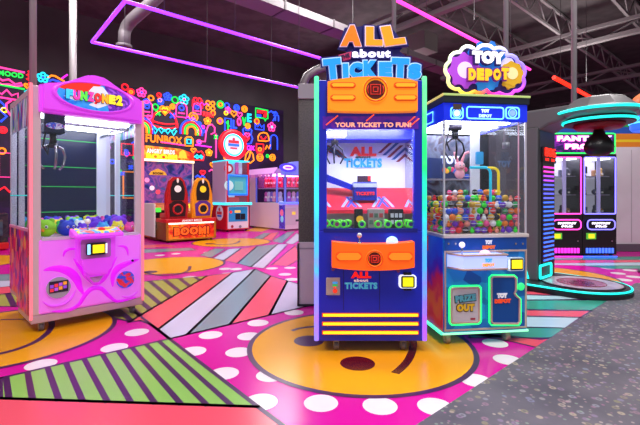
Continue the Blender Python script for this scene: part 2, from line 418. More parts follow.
# joists: open-web trusses along the hall and girders across it
R41 = Matrix.Rotation(TH,4,'Z')
JM = M('7c7677', .7); JM2 = M('918b8c', .7)
def truss(x0, x1, y, z0, z1, step, m, name, w=.07):
    q = B(); q.xf = R41
    q.box(x0, x1, y-w/2, y+w/2, z0, z0+.07, m); q.box(x0, x1, y-w/2, y+w/2, z1-.07, z1, m)
    x = x0; k = 0
    while x < x1-step:
        a, c = (z0+.03, z1-.03) if k % 2 == 0 else (z1-.03, z0+.03)
        q.cyl((x,y,a), (x+step,y,c), .022, m, 6); x += step; k += 1
    o = q.out(name); o['kind'] = 'structure'; o['label'] = 'open-web steel joist under the ceiling'
for i in range(11): truss(1, 32, 6.5-i*1.75, 6.25, 6.95, .6, JM2 if i % 2 else JM, 'ceiling_joist')
RX = Matrix.Rotation(TH+PI/2,4,'Z')
for i in range(4):
    q = B(); q.xf = RX
    yy = -9-i*5.2
    q.box(-14, 9, yy-.09, yy+.09, 5.75, 5.87, JM); q.box(-14, 9, yy-.09, yy+.09, 6.15, 6.25, JM)
    for k in range(22): q.cyl((-14+k*1.04,yy,5.8 if k%2 else 6.2), (-12.96+k*1.04,yy,6.2 if k%2 else 5.8), .03, JM, 6)
    o = q.out('ceiling_girder'); o['kind'] = 'structure'; o['label'] = 'deep steel girder crossing the joists'
# right-hand partition wall
WHITEW = noise_mat('white_wall_paint', 'd6d0d6', 'dedae0', 1.5, .6, 2)
RY = 8.9
b = B(); zz = lambda py: EYE-(py-HOR)*RY/FPX
b.box(4.3, 14, RY, RY+.15, 0, zz(147), WHITEW); b.box(4.3, 14, RY, RY+.15, zz(147), zz(142), M('e88a1e',.5)); b.box(4.3, 14, RY, RY+.15, zz(142), zz(139.5), M('f2d420',.5)); b.box(4.3, 14, RY, RY+.15, zz(139.5), zz(133.6), M('e88a1e',.5))
b.box(4.3, 14, RY, RY+.15, zz(133.6), zz(127), M('2456b8',.5)); b.box(4.3, 14, RY, RY+.15, zz(127), zz(124.5), M('28b04a',.5)); b.box(4.3, 14, RY, RY+.15, zz(124.5), zz(116), M('233c90',.5))
o = b.out('wall_right'); o['kind'] = 'structure'; o['label'] = 'white wall with blue and orange stripes along its top'
b = B(); b.box(4.3, 14, RY-.03, RY, 0, .16, M('5a5560',.5)); o = b.out('baseboard_right'); o['kind'] = 'structure'
b = B(); b.box(5.9, 5.912, RY-.012, RY-.004, .2, 2.2, M('b3adb5',.5)); b.box(6.75, 6.762, RY-.012, RY-.004, .2, 2.2, M('b3adb5',.5)); o = b.out('trim_1'); o['kind'] = 'structure'
# ------------------------------------------------------------------ column
CF = Fr((0,4.5), 0)
cl, cr_ = CF.x(298.5), .42
t = thing('column', 'square grey column with white lower cladding behind the ticket crane', 'column', (0,4.5,0))
b = B(); b.box(cl, cr_, 0, .5, CF.z(300,242), CF.z(300,99), noise_mat('dark_carpet_wrap','4e4b48','5e5a55',60,.9)); b.out('shaft', t)
b = B(); b.box(cl-.005, cr_, -.02, .5, CF.z(300,99), CF.z(300,84), M('9a949c',.5), .006); b.out('cap', t)
b = B(); b.box(cl+.005, cr_, -.02, .5, 0.012, CF.z(300,242), M('cfc4cc',.45), .006); b.box(cl+.005, cr_, -.023, -.018, CF.z(300,249), CF.z(300,247.5), M('9d949c',.5)); b.out('cladding', t)
b = B(); b.box(cl-.012, cr_, -.03, .5, 0, .02, M('2a2630',.5)); b.box(cl-.012, cl+.008, -.03, -.005, 0, CF.z(300,243), M('2a2630',.5)); b.out('corner_guard', t)
# ------------------------------------------------------------------ poles hanging down to the games
for px, py1, Y, lab in ((33,84,5.6,'steel conduit pole dropping to the back of the pink claw machine'),(73,76,8.5,'grey conduit pole further behind the pink claw machine'),(394,26,4.05,'steel conduit pole behind the orange and blue ticket sign'),(506,50,4.3,'steel conduit pole behind the gear-shaped toy sign'),(574,100,5.75,'tall steel pole behind the punching machine head')):
    r = {33:3.2,73:3.4,394:2.2,506:2.3,574:2.6}[px]*Y/FPX
    p = W(px, py1, Y)
    zb = {33:2.3,73:0.02,394:1.9,506:1.7,574:2.2}[px]
    b = B(); b.cyl((0,0,zb), (0,0,7.0), r, M('a39c9e',.4,0,.25), 14)
    o = b.out('conduit_pole'); o.location = (p.x, p.y, 0); tag(o, lab, 'pole', 'conduit poles')
    c = B(); c.cyl((0,0,6.96), (0,0,7.0), r*2.2, STEEL, 14); c.out('ceiling_flange', o); c = B(); c.cyl((0,0,zb), (0,0,zb+.06), r*1.5, STEEL, 14); c.out('end_collar', o)
# ------------------------------------------------------------------ ducts
GALV = M('6f676c', .55, 0, .2)
b = B(); b.xf = Matrix.Translation(W(309,29.3,9.35)) @ R41
b.box(-3.2, 8, -.46, 0, 0, .16, GALV)
for x in (-2.4,-1.0,.35,1.7,3.05,4.4): b.box(x-.02, x+.02, -.475, .015, -.015, .175, M('4c464a',.55,0,.2))
o = b.out('air_duct'); tag(o, 'large rectangular galvanised air duct under the ceiling', 'duct')
b = B(); pts = [W(162,-8,8.6), W(150,4,8.8), W(132,20,9.1), W(127,26,9.3), W(124.5,33,9.3), W(124,47,9.3)]
b.tube(pts, .13, GALV, 16); o = b.out('round_duct'); tag(o, 'bent round grey duct beside the purple light frame', 'duct')
c = B(); c.cyl(pts[-1]+Vector((0,0,-.02)), pts[-1]+Vector((0,0,.05)), .17, GALV, 18); c.out('outlet_collar', o)
b = B(); b.tube([W(303,92,11), W(303.5,84,11), W(307,76,11), W(316,70,11), W(335,65,11.1)], .11, M('6a6468',.5,0,.3), 14)
tag(b.out('elbow_duct'), 'grey duct elbow rising behind the column cap', 'duct')
b = B(); b.xf = Matrix.Translation(W(405,58,13.5)) @ Matrix.Rotation(TH-PI/2,4,'Z'); b.box(-4.5, 1.0, -.35, .35, 0, .55, M('77706f',.7))
tag(b.out('boxed_duct'), 'dark boxed duct crossing behind the ticket sign', 'duct')
# ------------------------------------------------------------------ hanging light frames
PUR = N('8e34ff', 2.4); PNK = N('ff40b4', 2.0)
def led(a, b_, m, par, r=.035, name='light_tube'):
    q = B(); q.cyl(a, b_, r, m, 10); return q.out(name, par)
def wires(par, pts):
    for p in pts:
        q = B(); q.cyl(p, (p[0],p[1],7.0), .006, M('4a474a',.5), 6); q.out('hanging_wire', par)
LZ = 4.2
def LP(px, py, z=LZ):
    Y = FPX*(z-EYE)/(HOR-py); return Vector(((px-320)*Y/FPX, Y, z))
t = thing('pendant_light', 'purple glowing rectangular light frame hanging above the back games', 'light')
A_, C_ = LP(92,42), LP(125,1); d3 = Vector((D.x,D.y,0))
A2, C2 = A_+d3*5.6, C_+d3*5.6
for p, q_ in ((A_,A2),(C_,C2),(A_,C_),(A2,C2)): led(p, q_, PUR, t, .03)
wires(t, [A_+d3*k for k in (.6,2.4,4.2)]+[C_+d3*k for k in (.6,1.9,3.4,5.0)])
t = thing('pendant_light_bar', 'pink glowing straight light bar passing above the gear-shaped sign', 'light')
A_ = LP(385,-6); A2 = LP(530,69.5); led(A_, A2, PNK, t, .03); wires(t, [A_+(A2-A_)*k for k in (.2,.5,.8)])
t = thing('pendant_light_bar', 'red glowing straight tube light under the ceiling at right', 'light')
a, c = LP(554,77.5), LP(591,97.5); led(a, c, N('ff2413',3), t, .05); wires(t, [a+(c-a)*.15, a+(c-a)*.85])
# ------------------------------------------------------------------ neon mural on the back wall
WF = Fr(WO, WT)
mural = thing('neon_mural', 'long wall mural of colourful glowing neon doodles on the charcoal wall', 'mural', (WO[0],WO[1],0), WT)
b = B(); b.box(-17.5, .25, -.05, 0, .1, WF.z(278,110), multi_mat('mural_ground',['1c0a28','2a1040','3a1458'],1.2,.5,.0)); b.out('backing_panel', mural)
NR = .027
NC = dict(r='ff2030', o='ff8a1a', y='ffd21a', g='19d34a', b='2a50ff', p='ff3f9c', m='e02bd8', t='1fd0e8', v='8a3cff', w='ffd9c0')
def NM(c): return N(NC[c], 1.5)
def pxs(px, py): return (WO[1]+math.sin(WT)*WF.x(px, -.08))/FPX
def mot(name, fn, px, py, *a):
    x, z = WF.L(px, py, -.08); q = B(); fn(q, x, z, pxs(px,py), *a); q.out('neon_'+name, mural)
YM = -.08
def m_ring(q, x, z, s, r, c, c2=None):
    q.ring((x,YM,z), r*s*.95, NR, NM(c), 18, 6)
    if c2: q.ring((x,YM,z), r*s*.45, NR, NM(c2), 12, 6)
def m_flower(q, x, z, s, r, c, c2):
    for i in range(5): q.ring((x+r*s*.62*math.cos(i*2*PI/5+.3),YM,z+r*s*.62*math.sin(i*2*PI/5+.3)), r*s*.36, NR, NM(c), 10, 6)
    q.ring((x,YM,z), r*s*.25, NR, NM(c2), 8, 6)
def m_four(q, x, z, s, r, c):
    for dx in (-1,1):
        for dz in (-1,1): q.ring((x+dx*r*s*.5,YM,z+dz*r*s*.5), r*s*.4, NR, NM(c), 12, 6)
def m_heart(q, x, z, s, r, c):
    q.tube([(x+r*s*.065*16*math.sin(a)**3,YM,z+r*s*.065*(13*math.cos(a)-5*math.cos(2*a)-2*math.cos(3*a)-math.cos(4*a))) for a in [2*PI*i/24 for i in range(24)]], NR, NM(c), 6, True)
def m_x(q, x, z, s, r, c):
    for k in (-1,1): q.tube([(x-r*s,YM,z-k*r*s),(x+r*s,YM,z+k*r*s)], NR*1.3, NM(c), 6)
def m_arch(q, x, z, s, w, h, c, eye=None):
    p = [(x-w*s,YM,z-h*s*.5),(x-w*s,YM,z+h*s*.2)]+[(x-w*s*math.cos(a),YM,z+h*s*.2+w*s*math.sin(a)) for a in [PI*i/10 for i in range(1,10)]]+[(x+w*s,YM,z+h*s*.2),(x+w*s,YM,z-h*s*.5)]
    q.tube(p, NR, NM(c), 6, eye is not None)
    if eye:
        q.ring((x,YM,z+h*s*.2), w*s*.45, NR, NM(eye), 12, 6); q.tube([(x-w*s*.6,YM,z-h*s*.2),(x+w*s*.6,YM,z-h*s*.2)], NR, NM(c), 6)
def m_rainbow(q, x, z, s, r, cs):
    for i, c in enumerate(cs):
        rr = r*s*(1-i*.2); q.tube([(x-rr,YM,z-r*s*.35)]+[(x-rr*math.cos(a),YM,z+rr*math.sin(a)) for a in [PI*i_/14 for i_ in range(15)]]+[(x+rr,YM,z-r*s*.35)], NR*1.3, NM(c), 6)
def m_poly(q, x, z, s, pts, c, closed=False): q.tube([(x+u*s,YM,z+v*s) for u, v in pts], NR*1.1, NM(c), 6, closed)
def m_text(q, x, z, s, t, h, w, c, solid=False):
    if solid: q.text(t, x, z, YM, h*s, NM(c), .05, .03, w*s)
    else: q.text(t, x, z, YM, h*s, NM(c), .0, 0, w*s, outline=.035)
for px, py, r, c, c2 in ((146.5,102,3,'b','p'),(151,98,2.6,'o',None),(159,95,2,'r',None),(160.5,101.5,3,'b','b'),(175,100,3.2,'g',None),(220.4,104.5,3.6,'g','o'),(155.5,107,3,'g',None),(172.5,106.5,2.4,'o','o'),(193.4,117,4.6,'o','o'),(199,124,2.2,'b','b'),(203,127,1.5,'m',None),(220,121,3,'o','p'),(236.6,107.8,3,'b','b'),(244.5,109,3,'o','o'),(256.8,121.3,2.6,'o','r'),(247.8,126,2.6,'o','o'),(260,157.5,3.6,'o','o'),(272.5,157.5,3.2,'o','o'),(267.5,156,1.4,'g',None),(3,130,3,'r','r'),(2,151,3,'o',None),(125,87,3,'r',None),(131,92,3,'r','o'),(4,110,2.4,'y',None),(227,105.5,2.6,'b',None),(199,142,2.2,'p','b'),(213,113,2.4,'o',None),(226,113,1.8,'y',None),(203,131,1.8,'b',None)):
    mot('ring', m_ring, px, py, r, c, c2)
for px, py, r, c, c2 in ((141.5,92.5,4.6,'p','b'),(167.5,96.6,4,'b','b'),(184,99.5,5,'t','p'),(207.5,121,3.6,'o','y'),(271.7,127,4.6,'p','t'),(209,152.6,3.4,'o','y'),(43,77.5,5,'t','b'),(228,110,3,'p','m'),(134,100,3,'o','y')):
    mot('flower', m_flower, px, py, r, c, c2)
mot('dots', m_four, 210.4, 105.6, 5, 'o')
for px, py, r, c in ((165,110,4.6,'o'),(165,110,2.6,'y'),(233.8,113.5,3,'o'),(239.5,114.6,2.8,'p'),(247.3,135,2.4,'p'),(197.5,101,4,'r')): mot('heart', m_heart, px, py, r, c)
for px, py, r, c in ((158,113,2.2,'g'),(172.5,115.5,2.4,'b'),(15,140,3,'o')): mot('cross', m_x, px, py, r, c)
for px, py, w, h, c, e in ((147,109,5,14,'p','b'),(181.5,110.6,5.4,13,'p','b'),(197,109,4,10,'p','b'),(274,142,4,15,'b',None),(277,118,1.8,6,'b',None)): mot('monster' if e else 'arch', m_arch, px, py, w, h, c, e)
mot('rainbow', m_rainbow, 191.5, 131, 11, 'brgo'); mot('rainbow', m_rainbow, 142, 129, 11, 'brgo')
mot('sign', m_text, 164.5, 139.5, 'FUNBOX', 8, 36, 'o')
mot('bread_slice', m_poly, 189, 142, [(-4,-4),(-4,3),(-2,5),(2,5),(4,3),(4,-4)], 'o', True); mot('square', m_poly, 189, 141.5, [(-2,-2),(-2,2),(2,2),(2,-2)], 't', True)
mot('dome', m_rainbow, 164.6, 122.5, 12, 'r'); mot('dome_band', m_poly, 164.6, 125, [(-13,3),(-6,1.5),(0,1),(6,1.5),(13,3),(13,-1),(6,-2.5),(0,-3),(-6,-2.5),(-13,-1)], 'r', True)
mot('wave', m_poly, 164.6, 131.5, [(-12,2),(-9,-3),(-6,2),(-3,-2),(0,2),(3,-2),(6,2),(9,-3),(12,2)], 't'); mot('wave', m_poly, 164.6, 129, [(-11,2),(-7,-2),(-4,1),(0,-2),(4,1),(7,-2),(11,2)], 't')
mot('word', m_text, 208.5, 114.7, 'FUNNY', 4.6, 12, 'r', True)
for ch, px, py, c in (('L',234.4,124.5,'b'),('O',238.8,121.8,'p'),('V',243.8,121.5,'g'),('E',249,118,'t')): mot('letter', m_text, px, py, ch, 8.5, 4.6, c, True)
mot('speech_bubble', m_poly, 261.8, 114, [(-7,-4),(-7,5),(7,4.5),(7,-4),(5,-4),(4,-6.5),(2.5,-4)], 'g', True)
mot('word', m_text, 261.8, 112, "LET'S", 3, 10.5, 'r', True); mot('word', m_text, 258.8, 116, 'DO', 3, 4.6, 'b', True); mot('word', m_text, 265, 115.8, 'IT', 3, 3.2, 'r', True)
mot('bolt', m_poly, 273.8, 116, [(-2,4),(2,4),(0,0),(2,0),(-1,-5)], 'b'); mot('box', m_poly, 228, 124.5, [(-3.4,-6),(-3.4,6),(3.4,6),(3.4,-6)], 'b', True); mot('stem', m_poly, 228, 124.5, [(0,-5),(0,4),(-1.8,2),(0,0),(1.8,-2)], 'g')
mot('crown', m_poly, 259.6, 127, [(-5,-2.5),(-5,3),(-2.4,0),(0,3),(2.4,0),(5,3),(5,-2.5)], 'b', True)
mot('bear', m_poly, 247.3, 136, [(-5,6),(-3,8),(-1.5,5.6),(1.5,5.6),(3,8),(5,6),(4,2),(6,-2),(4,-7),(0,-8),(-4,-7),(-6,-2),(-4,2)], 'b', True)
mot('word', m_text, 250.5, 148, 'OX', 5, 9, 'm', True)
mot('cloud', m_poly, 263.4, 138, [(-6,-3),(-6,1),(-4,4),(0,5.5),(4,5),(6,2),(6.5,-2),(3,-3)], 'o', True); mot('smile', m_poly, 263.4, 137.5, [(-3,1),(-2,-1),(0,-2),(2,-1),(3,1)], 'r')
mot('cup', m_poly, 260, 148, [(-4,4),(-4,-3),(-2,-5),(2,-5),(4,-3),(4,4)], 'r', True); mot('steam', m_poly, 267, 147.5, [(-2,-2),(0,2),(2,-1),(4,3)], 'o')
mot('leaf', m_poly, 249.4, 157, [(-5,-5),(-4,2),(0,7),(4,3),(5,-3),(1,-6)], 'o', True); mot('vein', m_poly, 249.4, 157, [(-3,-4),(0,0),(1,5)], 'o')
mot('arm', m_poly, 209, 134, [(-13,-8),(-4,-8),(-3,2),(-1,8),(3,10),(6,7),(6,2),(2,0)], 'p'); mot('line', m_poly, 203, 145.5, [(-8,0),(9,-1)], 'm'); mot('post', m_poly, 217, 148, [(-1,-10),(-1,14)], 'p')
mot('fire', m_poly, 197.5, 104, [(-5,-3),(-5,3),(-2,0),(0,5),(2,0),(5,4),(5,-4)], 'r'); mot('apple', m_poly, 198.5, 155, [(-5,-5),(-6,0),(-3,4),(0,3),(3,4),(6,0),(5,-5)], 'r', True); mot('wave', m_poly, 199, 157, [(-4,0),(-2,2),(0,0),(2,2),(4,0)], 't')
mot('line', m_poly, 173, 143.5, [(-12,.5),(12,-1)], 'p')
mot('line', m_poly, 10, 68.6, [(-34,1.7),(12,-1.7)], 'p'); mot('line', m_poly, 10, 86, [(-34,1.7),(12,-1.3)], 'g')
mot('word', m_text, 11, 74.5, 'MOOD', 5, 20, 'g', True); mot('ribbon', m_poly, 10, 81.5, [(-16,2),(-10,3),(-6,0),(-1,2),(4,-2),(9,0),(10,-2),(5,-4),(-1,-3),(-6,-4),(-10,-2),(-16,-2)], 'p', True)
mot('crown', m_poly, 8, 95, [(-9,-3),(-9,3),(-5,0),(-1,5),(3,0),(8,3),(8,-4)], 'p', True); mot('zigzag', m_poly, 28, 79, [(0,8),(2,6),(-1,4),(2,2),(-1,0),(2,-2),(0,-6)], 'r')
mot('zigzag', m_poly, 3, 110, [(-4,10),(2,4),(-3,0),(3,-6),(-2,-12)], 'b'); mot('curve', m_poly, 9, 108, [(2,8),(-2,4),(-2,-2),(2,-8)], 'p')
mot('wave', m_poly, 55, 78, [(-6,-1),(-3,2),(0,2),(4,0),(8,-2)], 'o'); mot('wave', m_poly, 55, 82, [(-5,0),(-2,2),(3,1),(7,-1)], 'b'); mot('line', m_poly, 64, 77, [(-2,-2),(3,3)], 'm')
mot('frame', m_poly, 142, 158, [(-3,-6),(-3,6),(3,6),(3,-6)], 'o', True); mot('frame', m_poly, 5, 165, [(-5,-12),(-5,12),(5,12),(5,-12)], 'p', True); mot('wave', m_poly, 7, 190, [(-6,0),(-2,3),(2,-2),(6,2)], 'r')
mot('frame', m_poly, 128, 150, [(-6,-5),(-6,6),(5,6),(5,-5)], 'r', True); mot('word', m_text, 126.5, 152.5, 'B', 6, 4, 'b', True); mot('frame', m_poly, 132, 186, [(-8,-12),(-8,14),(8,14),(8,-12)], 'o', True)
for i in range(95):
    px = random.uniform(20, 275); py = random.uniform(80+.115*px, 178) if i > 46 else random.uniform(118+.06*px, 178)
    if (140 < px < 190 and 130 < py < 148) or (222 < px < 260 and 106 < py < 138) or (200 < px < 217 and 108 < py < 121) or (252 < px < 272 and 106 < py < 122): continue
    random.choice([lambda: mot('ring', m_ring, px, py, random.uniform(1.2,2.4), random.choice('robgptm'), None), lambda: mot('cross', m_x, px, py, 1.7, random.choice('bgo')), lambda: mot('heart', m_heart, px, py, 2.4, random.choice('rop')), lambda: mot('wave', m_poly, px, py, [(-5,0),(-2.5,2),(0,0),(2.5,2),(5,0)], random.choice('tbpm'))])()

# ================================================================== pink claw machine
PKW = M('e24af6', .3, .3); PK_SHADE = M('d814ee', .3, .55); PKL = M('e872f6', .3, .3); FRM = M('d6bcc4', .35, .05, .15)  # pinks glow faintly to offset shade; the deepest paints groove shading and glow
fth = math.atan2(.711,.703); FO = (-2.172,3.902)
FU = Fr(FO, fth)
HW = .481; DP = 1.0
t = thing('claw_machine', 'big pink claw machine with an oval colourful sign, full of plush balls', 'claw machine', (FO[0],FO[1],0), fth)
SIDE_T = multi_mat('side_print_top', ['c8e8f0','d02840','2a50d0','30a050','e8e0f0','5a60c8','d83050'], 3.5, .3, .12, 'noise', (2,3,.6))
SIDE_B = multi_mat('side_print_low', ['30184a','d8305a','e86a3a','8a2a9a','e02a50','40205a','c84a8a','e8a040','5a3a9a'], 11, .3, .10, 'cells', (1,1.2,.8))
b = B(); b.box(-HW,HW,0,.58,.08,.15,M('caa6b6',.35),.008); b.box(-HW,HW,.58,DP,.2,.26,M('caa6b6',.35),.006); b.out('base_frame', t)
for sx in (-1,1):
    b = B(); b.box(sx*HW-(.075 if sx>0 else 0), sx*HW+(.075 if sx<0 else 0), 0, .05, .15, 2.17, FRM, .01); o = b.out('corner_post', t)
    q = B(); q.box(sx*HW-.012, sx*HW+.012, -.008, .014, .12, 2.185, N('ff7f92',.55), .004); q.out('led_edge', o)
    b = B(); b.box(sx*HW-(.05 if sx>0 else 0), sx*HW+(.05 if sx<0 else 0), DP-.05, DP, .22, 2.1, M('d8d6e4',.3,.15), .008); b.out('corner_post', t)
    b = B(); b.box(sx*HW-.012*(sx>0)+.004, sx*HW+.012*(sx<0)-.004, .05, DP-.05, 1.83, 2.15, SIDE_T); b.box(sx*HW-.012, sx*HW+.012, .05, .08, .15, 2.15, M('d7a9b8',.35)); b.out('side_sign_panel', t)
    b = B(); b.sweep([(.05,.15),(.58,.15),(.58,.26),(DP-.05,.26),(DP-.05,.9),(.05,.9)], sx*HW-.012, sx*HW+.012, SIDE_B); b.box(sx*HW-.014, sx*HW+.014, .05, DP-.05, .885, .91, M('e8a0c0',.35)); o = b.out('side_panel', t)
    b = B(); b.box(sx*HW-.004, sx*HW+.004, .05, DP-.05, .91, 1.83, GLASS); b.out('side_glass', t)
    b = B(); b.box(sx*(HW-.035)-.022, sx*(HW-.035)+.022, .6, .645, .82, 1.95, M('dcdeec',.3,.2)); b.out('inner_post', t)  # white post glows slightly so that it looks lit
    b = B(); b.box(sx*HW-.007, sx*HW+.007, .06, DP-.06, 1.2, 1.21, N('39dcd8',.5)); b.out('glass_trim', t)
# header
def hdr():
    xs = [-HW+.055+ (2*HW-.085)*i/28 for i in range(29)]
    top = [(x, 2.185+.135*math.exp(-((x-.02)/.2)**2)+.02*math.exp(-((x-.02)/.36)**4)-.03*max(0,abs(x)-.36)/.12) for x in xs]
    return [(xs[0],1.94),(xs[-1],1.94)]+top[::-1]
b = B(); b.prism(hdr(), -.075, .04, PKW, .025); h = b.out('header', t)
ex, ez = FU.L(95.5, 97.5, -.08)
b = B(); b.lathe([(1.12,0),(1.12,.1),(1.04,.16),(1.0,.12),(.98,0)], (0,0,0), PKW, 40, '-y')
for v in b.bm.verts: v.co = Vector((ex+v.co.x*.315, -.075+v.co.y*.16, ez+v.co.z*.125))
b.out('oval_rim', h)
def half(a0, a1, k=1.0, n=20): return [(ex+.312*k*math.cos(a0+(a1-a0)*i/n), ez+.124*k*math.sin(a0+(a1-a0)*i/n)) for i in range(n+1)]
OB, OP, ORd, OW = multi_mat('oval_blue',['1068d8','2a8cf0','3aa0f8','1858c8'],9,.3,.45), multi_mat('oval_purple',['6a20b8','8a38e0','5a18a8','b060f0'],8,.3,.45), M('f02818',.35,.6), M('dce4f4',.35,.5)
b = B(); b.prism(half(PI*.42,PI*1.62),-.088,-.07,OB); b.prism(half(-PI*.38,PI*.42),-.088,-.07,OP)
b.prism(half(PI*.45,PI*.9)+[(ex-.2,ez+.02),(ex-.1,ez+.03),(ex-.02,ez+.06)],-.09,-.087,ORd)
b.prism([(ex-.02,ez+.1),(ex+.06,ez+.11),(ex+.12,ez+.04),(ex+.05,ez+.0),(ex+.12,ez-.05),(ex+.02,ez-.1),(ex-.06,ez-.08),(ex+.0,ez-.03),(ex-.08,ez+.02)],-.0905,-.0875,OW)
b.prism([(ex-.26,ez-.03),(ex-.18,ez+.0),(ex-.1,ez-.04),(ex-.17,ez-.06)],-.0905,-.0875,OW)
b.out('oval_sign', h)
b = B(); wx = 0
for i, (ch, c) in enumerate(zip('FUNZONE2', ('38b8f0','f03aa8','58d040','f038a0','f02a28','f0a020','f8e030','f8d820'))):
    px = 69.5+i*7.1; x, z = FU.L(px, 94.5+i*.95, -.1)
    b.text(ch, x, z+.004, -.092, .095+.012*(i==7), M('1c1450',.4,.1), .008, .12, .064); b.text(ch, x, z+.004, -.098, .085+.012*(i==7), N(c,.9), .014, .07, .056)
b.out('lettering', h)
b = B(); x, z = FU.L(96,103,-.1); b.disc(x, z, .012, -.094, -.09, N('e02020',.6), 12); b.out('sign_dot', h)
# roof, inside ceiling and lights
b = B(); b.box(-HW,HW,.04,DP,2.1,2.15,FRM); b.out('roof', t)
b = B(); b.box(-HW+.05,HW-.05,.06,DP-.06,1.95,1.96,M('e8e8f4',.4)); b.out('inner_ceiling', t)
for y in (.2,.5,.8):
    b = B(); b.box(-HW+.08,HW-.08,y-.05,y+.05,1.925,1.95,N('f2f2ff',11)); b.out('light_panel', t)
b = B(); b.box(HW-.15,HW-.05,DP-.06,DP-.035,.82,2.0,M('d4d8ea',.3,.25)); b.out('rear_trim_post', t)  # faint glow in the post's colour stands in for inside light
b = B(); b.box(-HW+.05,HW-.05,DP-.03,DP-.015,.26,2.0,M('06143a',.25,.05)); o = b.out('back_panel', t)
q = B()
for z in (1.82,1.52,1.3,1.02): q.box(-HW+.06,HW-.06,DP-.036,DP-.03,z,z+.008,N('1aa040',.8))
q.out('green_stripes', o)
b = B(); b.box(-HW+.075,HW-.075,.012,.018,.9,1.95,GLASS); b.out('front_glass', t)
b = B(); b.box(-HW+.02,HW-.02,.03,DP-.03,.80,.82,M('c8b0d8',.4)); b.out('prize_floor', t)
# gantry and claw
b = B()
for x in (-.38,.36): b.box(x-.012,x+.012,.08,DP-.08,1.87,1.895,CHROME)
b.box(-.4,.38,.22,.25,1.885,1.91,CHROME); b.out('gantry_rail', t)
NAV = M('1c2c50',.35)
x0, z0 = FU.L(44,132,.12); x1, z1 = FU.L(65,114,.12)
b = B(); b.box(x0,x1,.1,.26,z0,z1,NAV,.012); cl_ = b.out('claw_carriage', t)
q = B(); q.disc((x0+x1)/2,(z0+z1)/2-.03,1,.092,.1,multi_mat('badge_print',['e83030','3060e0','e8e8f0','8a30c0'],14,.3,.4),24,.075,.03); q.out('badge', cl_)
cx = (x0+x1)/2; b = B(); b.cyl((cx,.18,z0-.09),(cx,.18,z0),.028,M('23262e',.4),12); b.cyl((cx,.18,z0-.13),(cx,.18,z0-.09),.05,M('23262e',.4),12,.035)
b.tube([(x0+.02,.16,z0),(x0+.0,.16,z0-.12),(x0+.04,.16,z0-.2),(cx-.04,.17,z0-.12)],.008,BLACK,6); b.out('claw_hub', cl_)
for k in range(3):
    a = k*2*PI/3+.5; u, v = math.cos(a), math.sin(a); b = B()
    b.tube([(cx+u*r,.18+v*r,z0+z) for r, z in ((.03,-.11),(.1,-.13),(.13,-.2),(.11,-.29),(.07,-.33))],.011,CHROME,8); b.out('claw_prong', cl_)
# lower front
def fl_(px, py, y=-.01): return FU.L(px, py, y)
b = B(); b.box(-HW+.055,HW-.02,-.015,.03,.155,.815,PKL,.02); b.box(-HW+.075,HW-.05,-.02,.03,.805,.83,M('d8c0e0',.35)); fp = b.out('front_panel', t)
def band(pts, w, name='moulded_shade_band', m=PK_SHADE, d=.02):  # raised bands; groove shading and LED glow put into their deeper magenta
    P = [Vector(fl_(*p)) for p in pts]
    P2 = []
    for i in range(len(P)-1):          # Catmull-Rom
        a, p, q_, c = P[max(i-1,0)], P[i], P[i+1], P[min(i+2,len(P)-1)]
        for k in range(6):
            u = k/6; P2.append(.5*((2*p)+(q_-a)*u+(2*a-5*p+4*q_-c)*u*u+(3*p-a-3*q_+c)*u**3))
    P2.append(P[-1]); L_, R_ = [], []
    for i, p in enumerate(P2):
        tg = (P2[min(i+1,len(P2)-1)]-P2[max(i-1,0)]).normalized(); n = Vector((-tg.y, tg.x)); s_ = w*(.35+.65*math.sin(PI*min(1,max(0,i/(len(P2)-1)))))
        L_.append(p+n*s_/2); R_.append(p-n*s_/2)
    q = B()
    for i in range(len(P2)-1):
        y0, y1 = -.015-d*math.sin(PI*i/(len(P2)-1)), -.015-d*math.sin(PI*(i+1)/(len(P2)-1))
        q.faces([(L_[i].x,-.012,L_[i].y),(R_[i].x,-.012,R_[i].y),(R_[i+1].x,-.012,R_[i+1].y),(L_[i+1].x,-.012,L_[i+1].y),
                 ((L_[i].x+R_[i].x)/2,y0,(L_[i].y+R_[i].y)/2),((L_[i+1].x+R_[i+1].x)/2,y1,(L_[i+1].y+R_[i+1].y)/2)], [(0,4,5,3),(4,1,2,5)], m, True)
    bmesh.ops.remove_doubles(q.bm, verts=q.bm.verts, dist=1e-5); bmesh.ops.recalc_face_normals(q.bm, faces=q.bm.faces)
    return q.out(name, fp)
band([(43,270.5),(52,268.5),(62,269),(71,273),(77,280),(80,288),(84,295)],.085)
band([(52,311),(66,310.5),(78,305),(85,295),(92,288.5),(101,288.5),(109,296),(118,301),(136,297)],.05)
band([(73,258),(80,268),(87,276.5),(96,282.5),(104,278),(110,269),(117,256)],.06)
band([(112.5,287),(113,276),(118,268),(128,263),(139,259)],.075); band([(63,257),(65,251.5),(70,249),(77,249)],.03); band([(117,246),(124,246.5),(127,250),(128,256)],.03)
band([(42,301),(50,306),(62,304.5),(71,298),(76,289)],.03, m=PKW, d=.03); band([(121,296),(130,297),(138,291)],.03, m=PKW, d=.02)
for px, py, lab, cs in ((58.5,287.5,'round grey sticker with small coloured tiles',None),(125.5,279.5,'round red and blue sticker',1)):
    x, z = fl_(px,py,-.02); q = B(); q.disc(x,z,.095 if not cs else .085,-.03,-.014,M('a9a4b8',.35) if not cs else multi_mat('red_blue_sticker',['e02038','e83048','2848d8','3058e8','e8a040'],13,.3,.25),30)
    if not cs:
        for i in range(4):
            for j in range(2): q.box(x-.068+i*.034,x-.04+i*.034,-.036,-.03,z-.03+j*.034+i*.006,z-.002+j*.034+i*.006,N(('e83048','8a40d0','f0a030','b050e0')[(i*3+j)%4],.4))
        q.box(x-.075,x+.075,-.033,-.03,z-.042,z+.062,M('2a1838',.4))
    q.out('sticker', fp, lab)
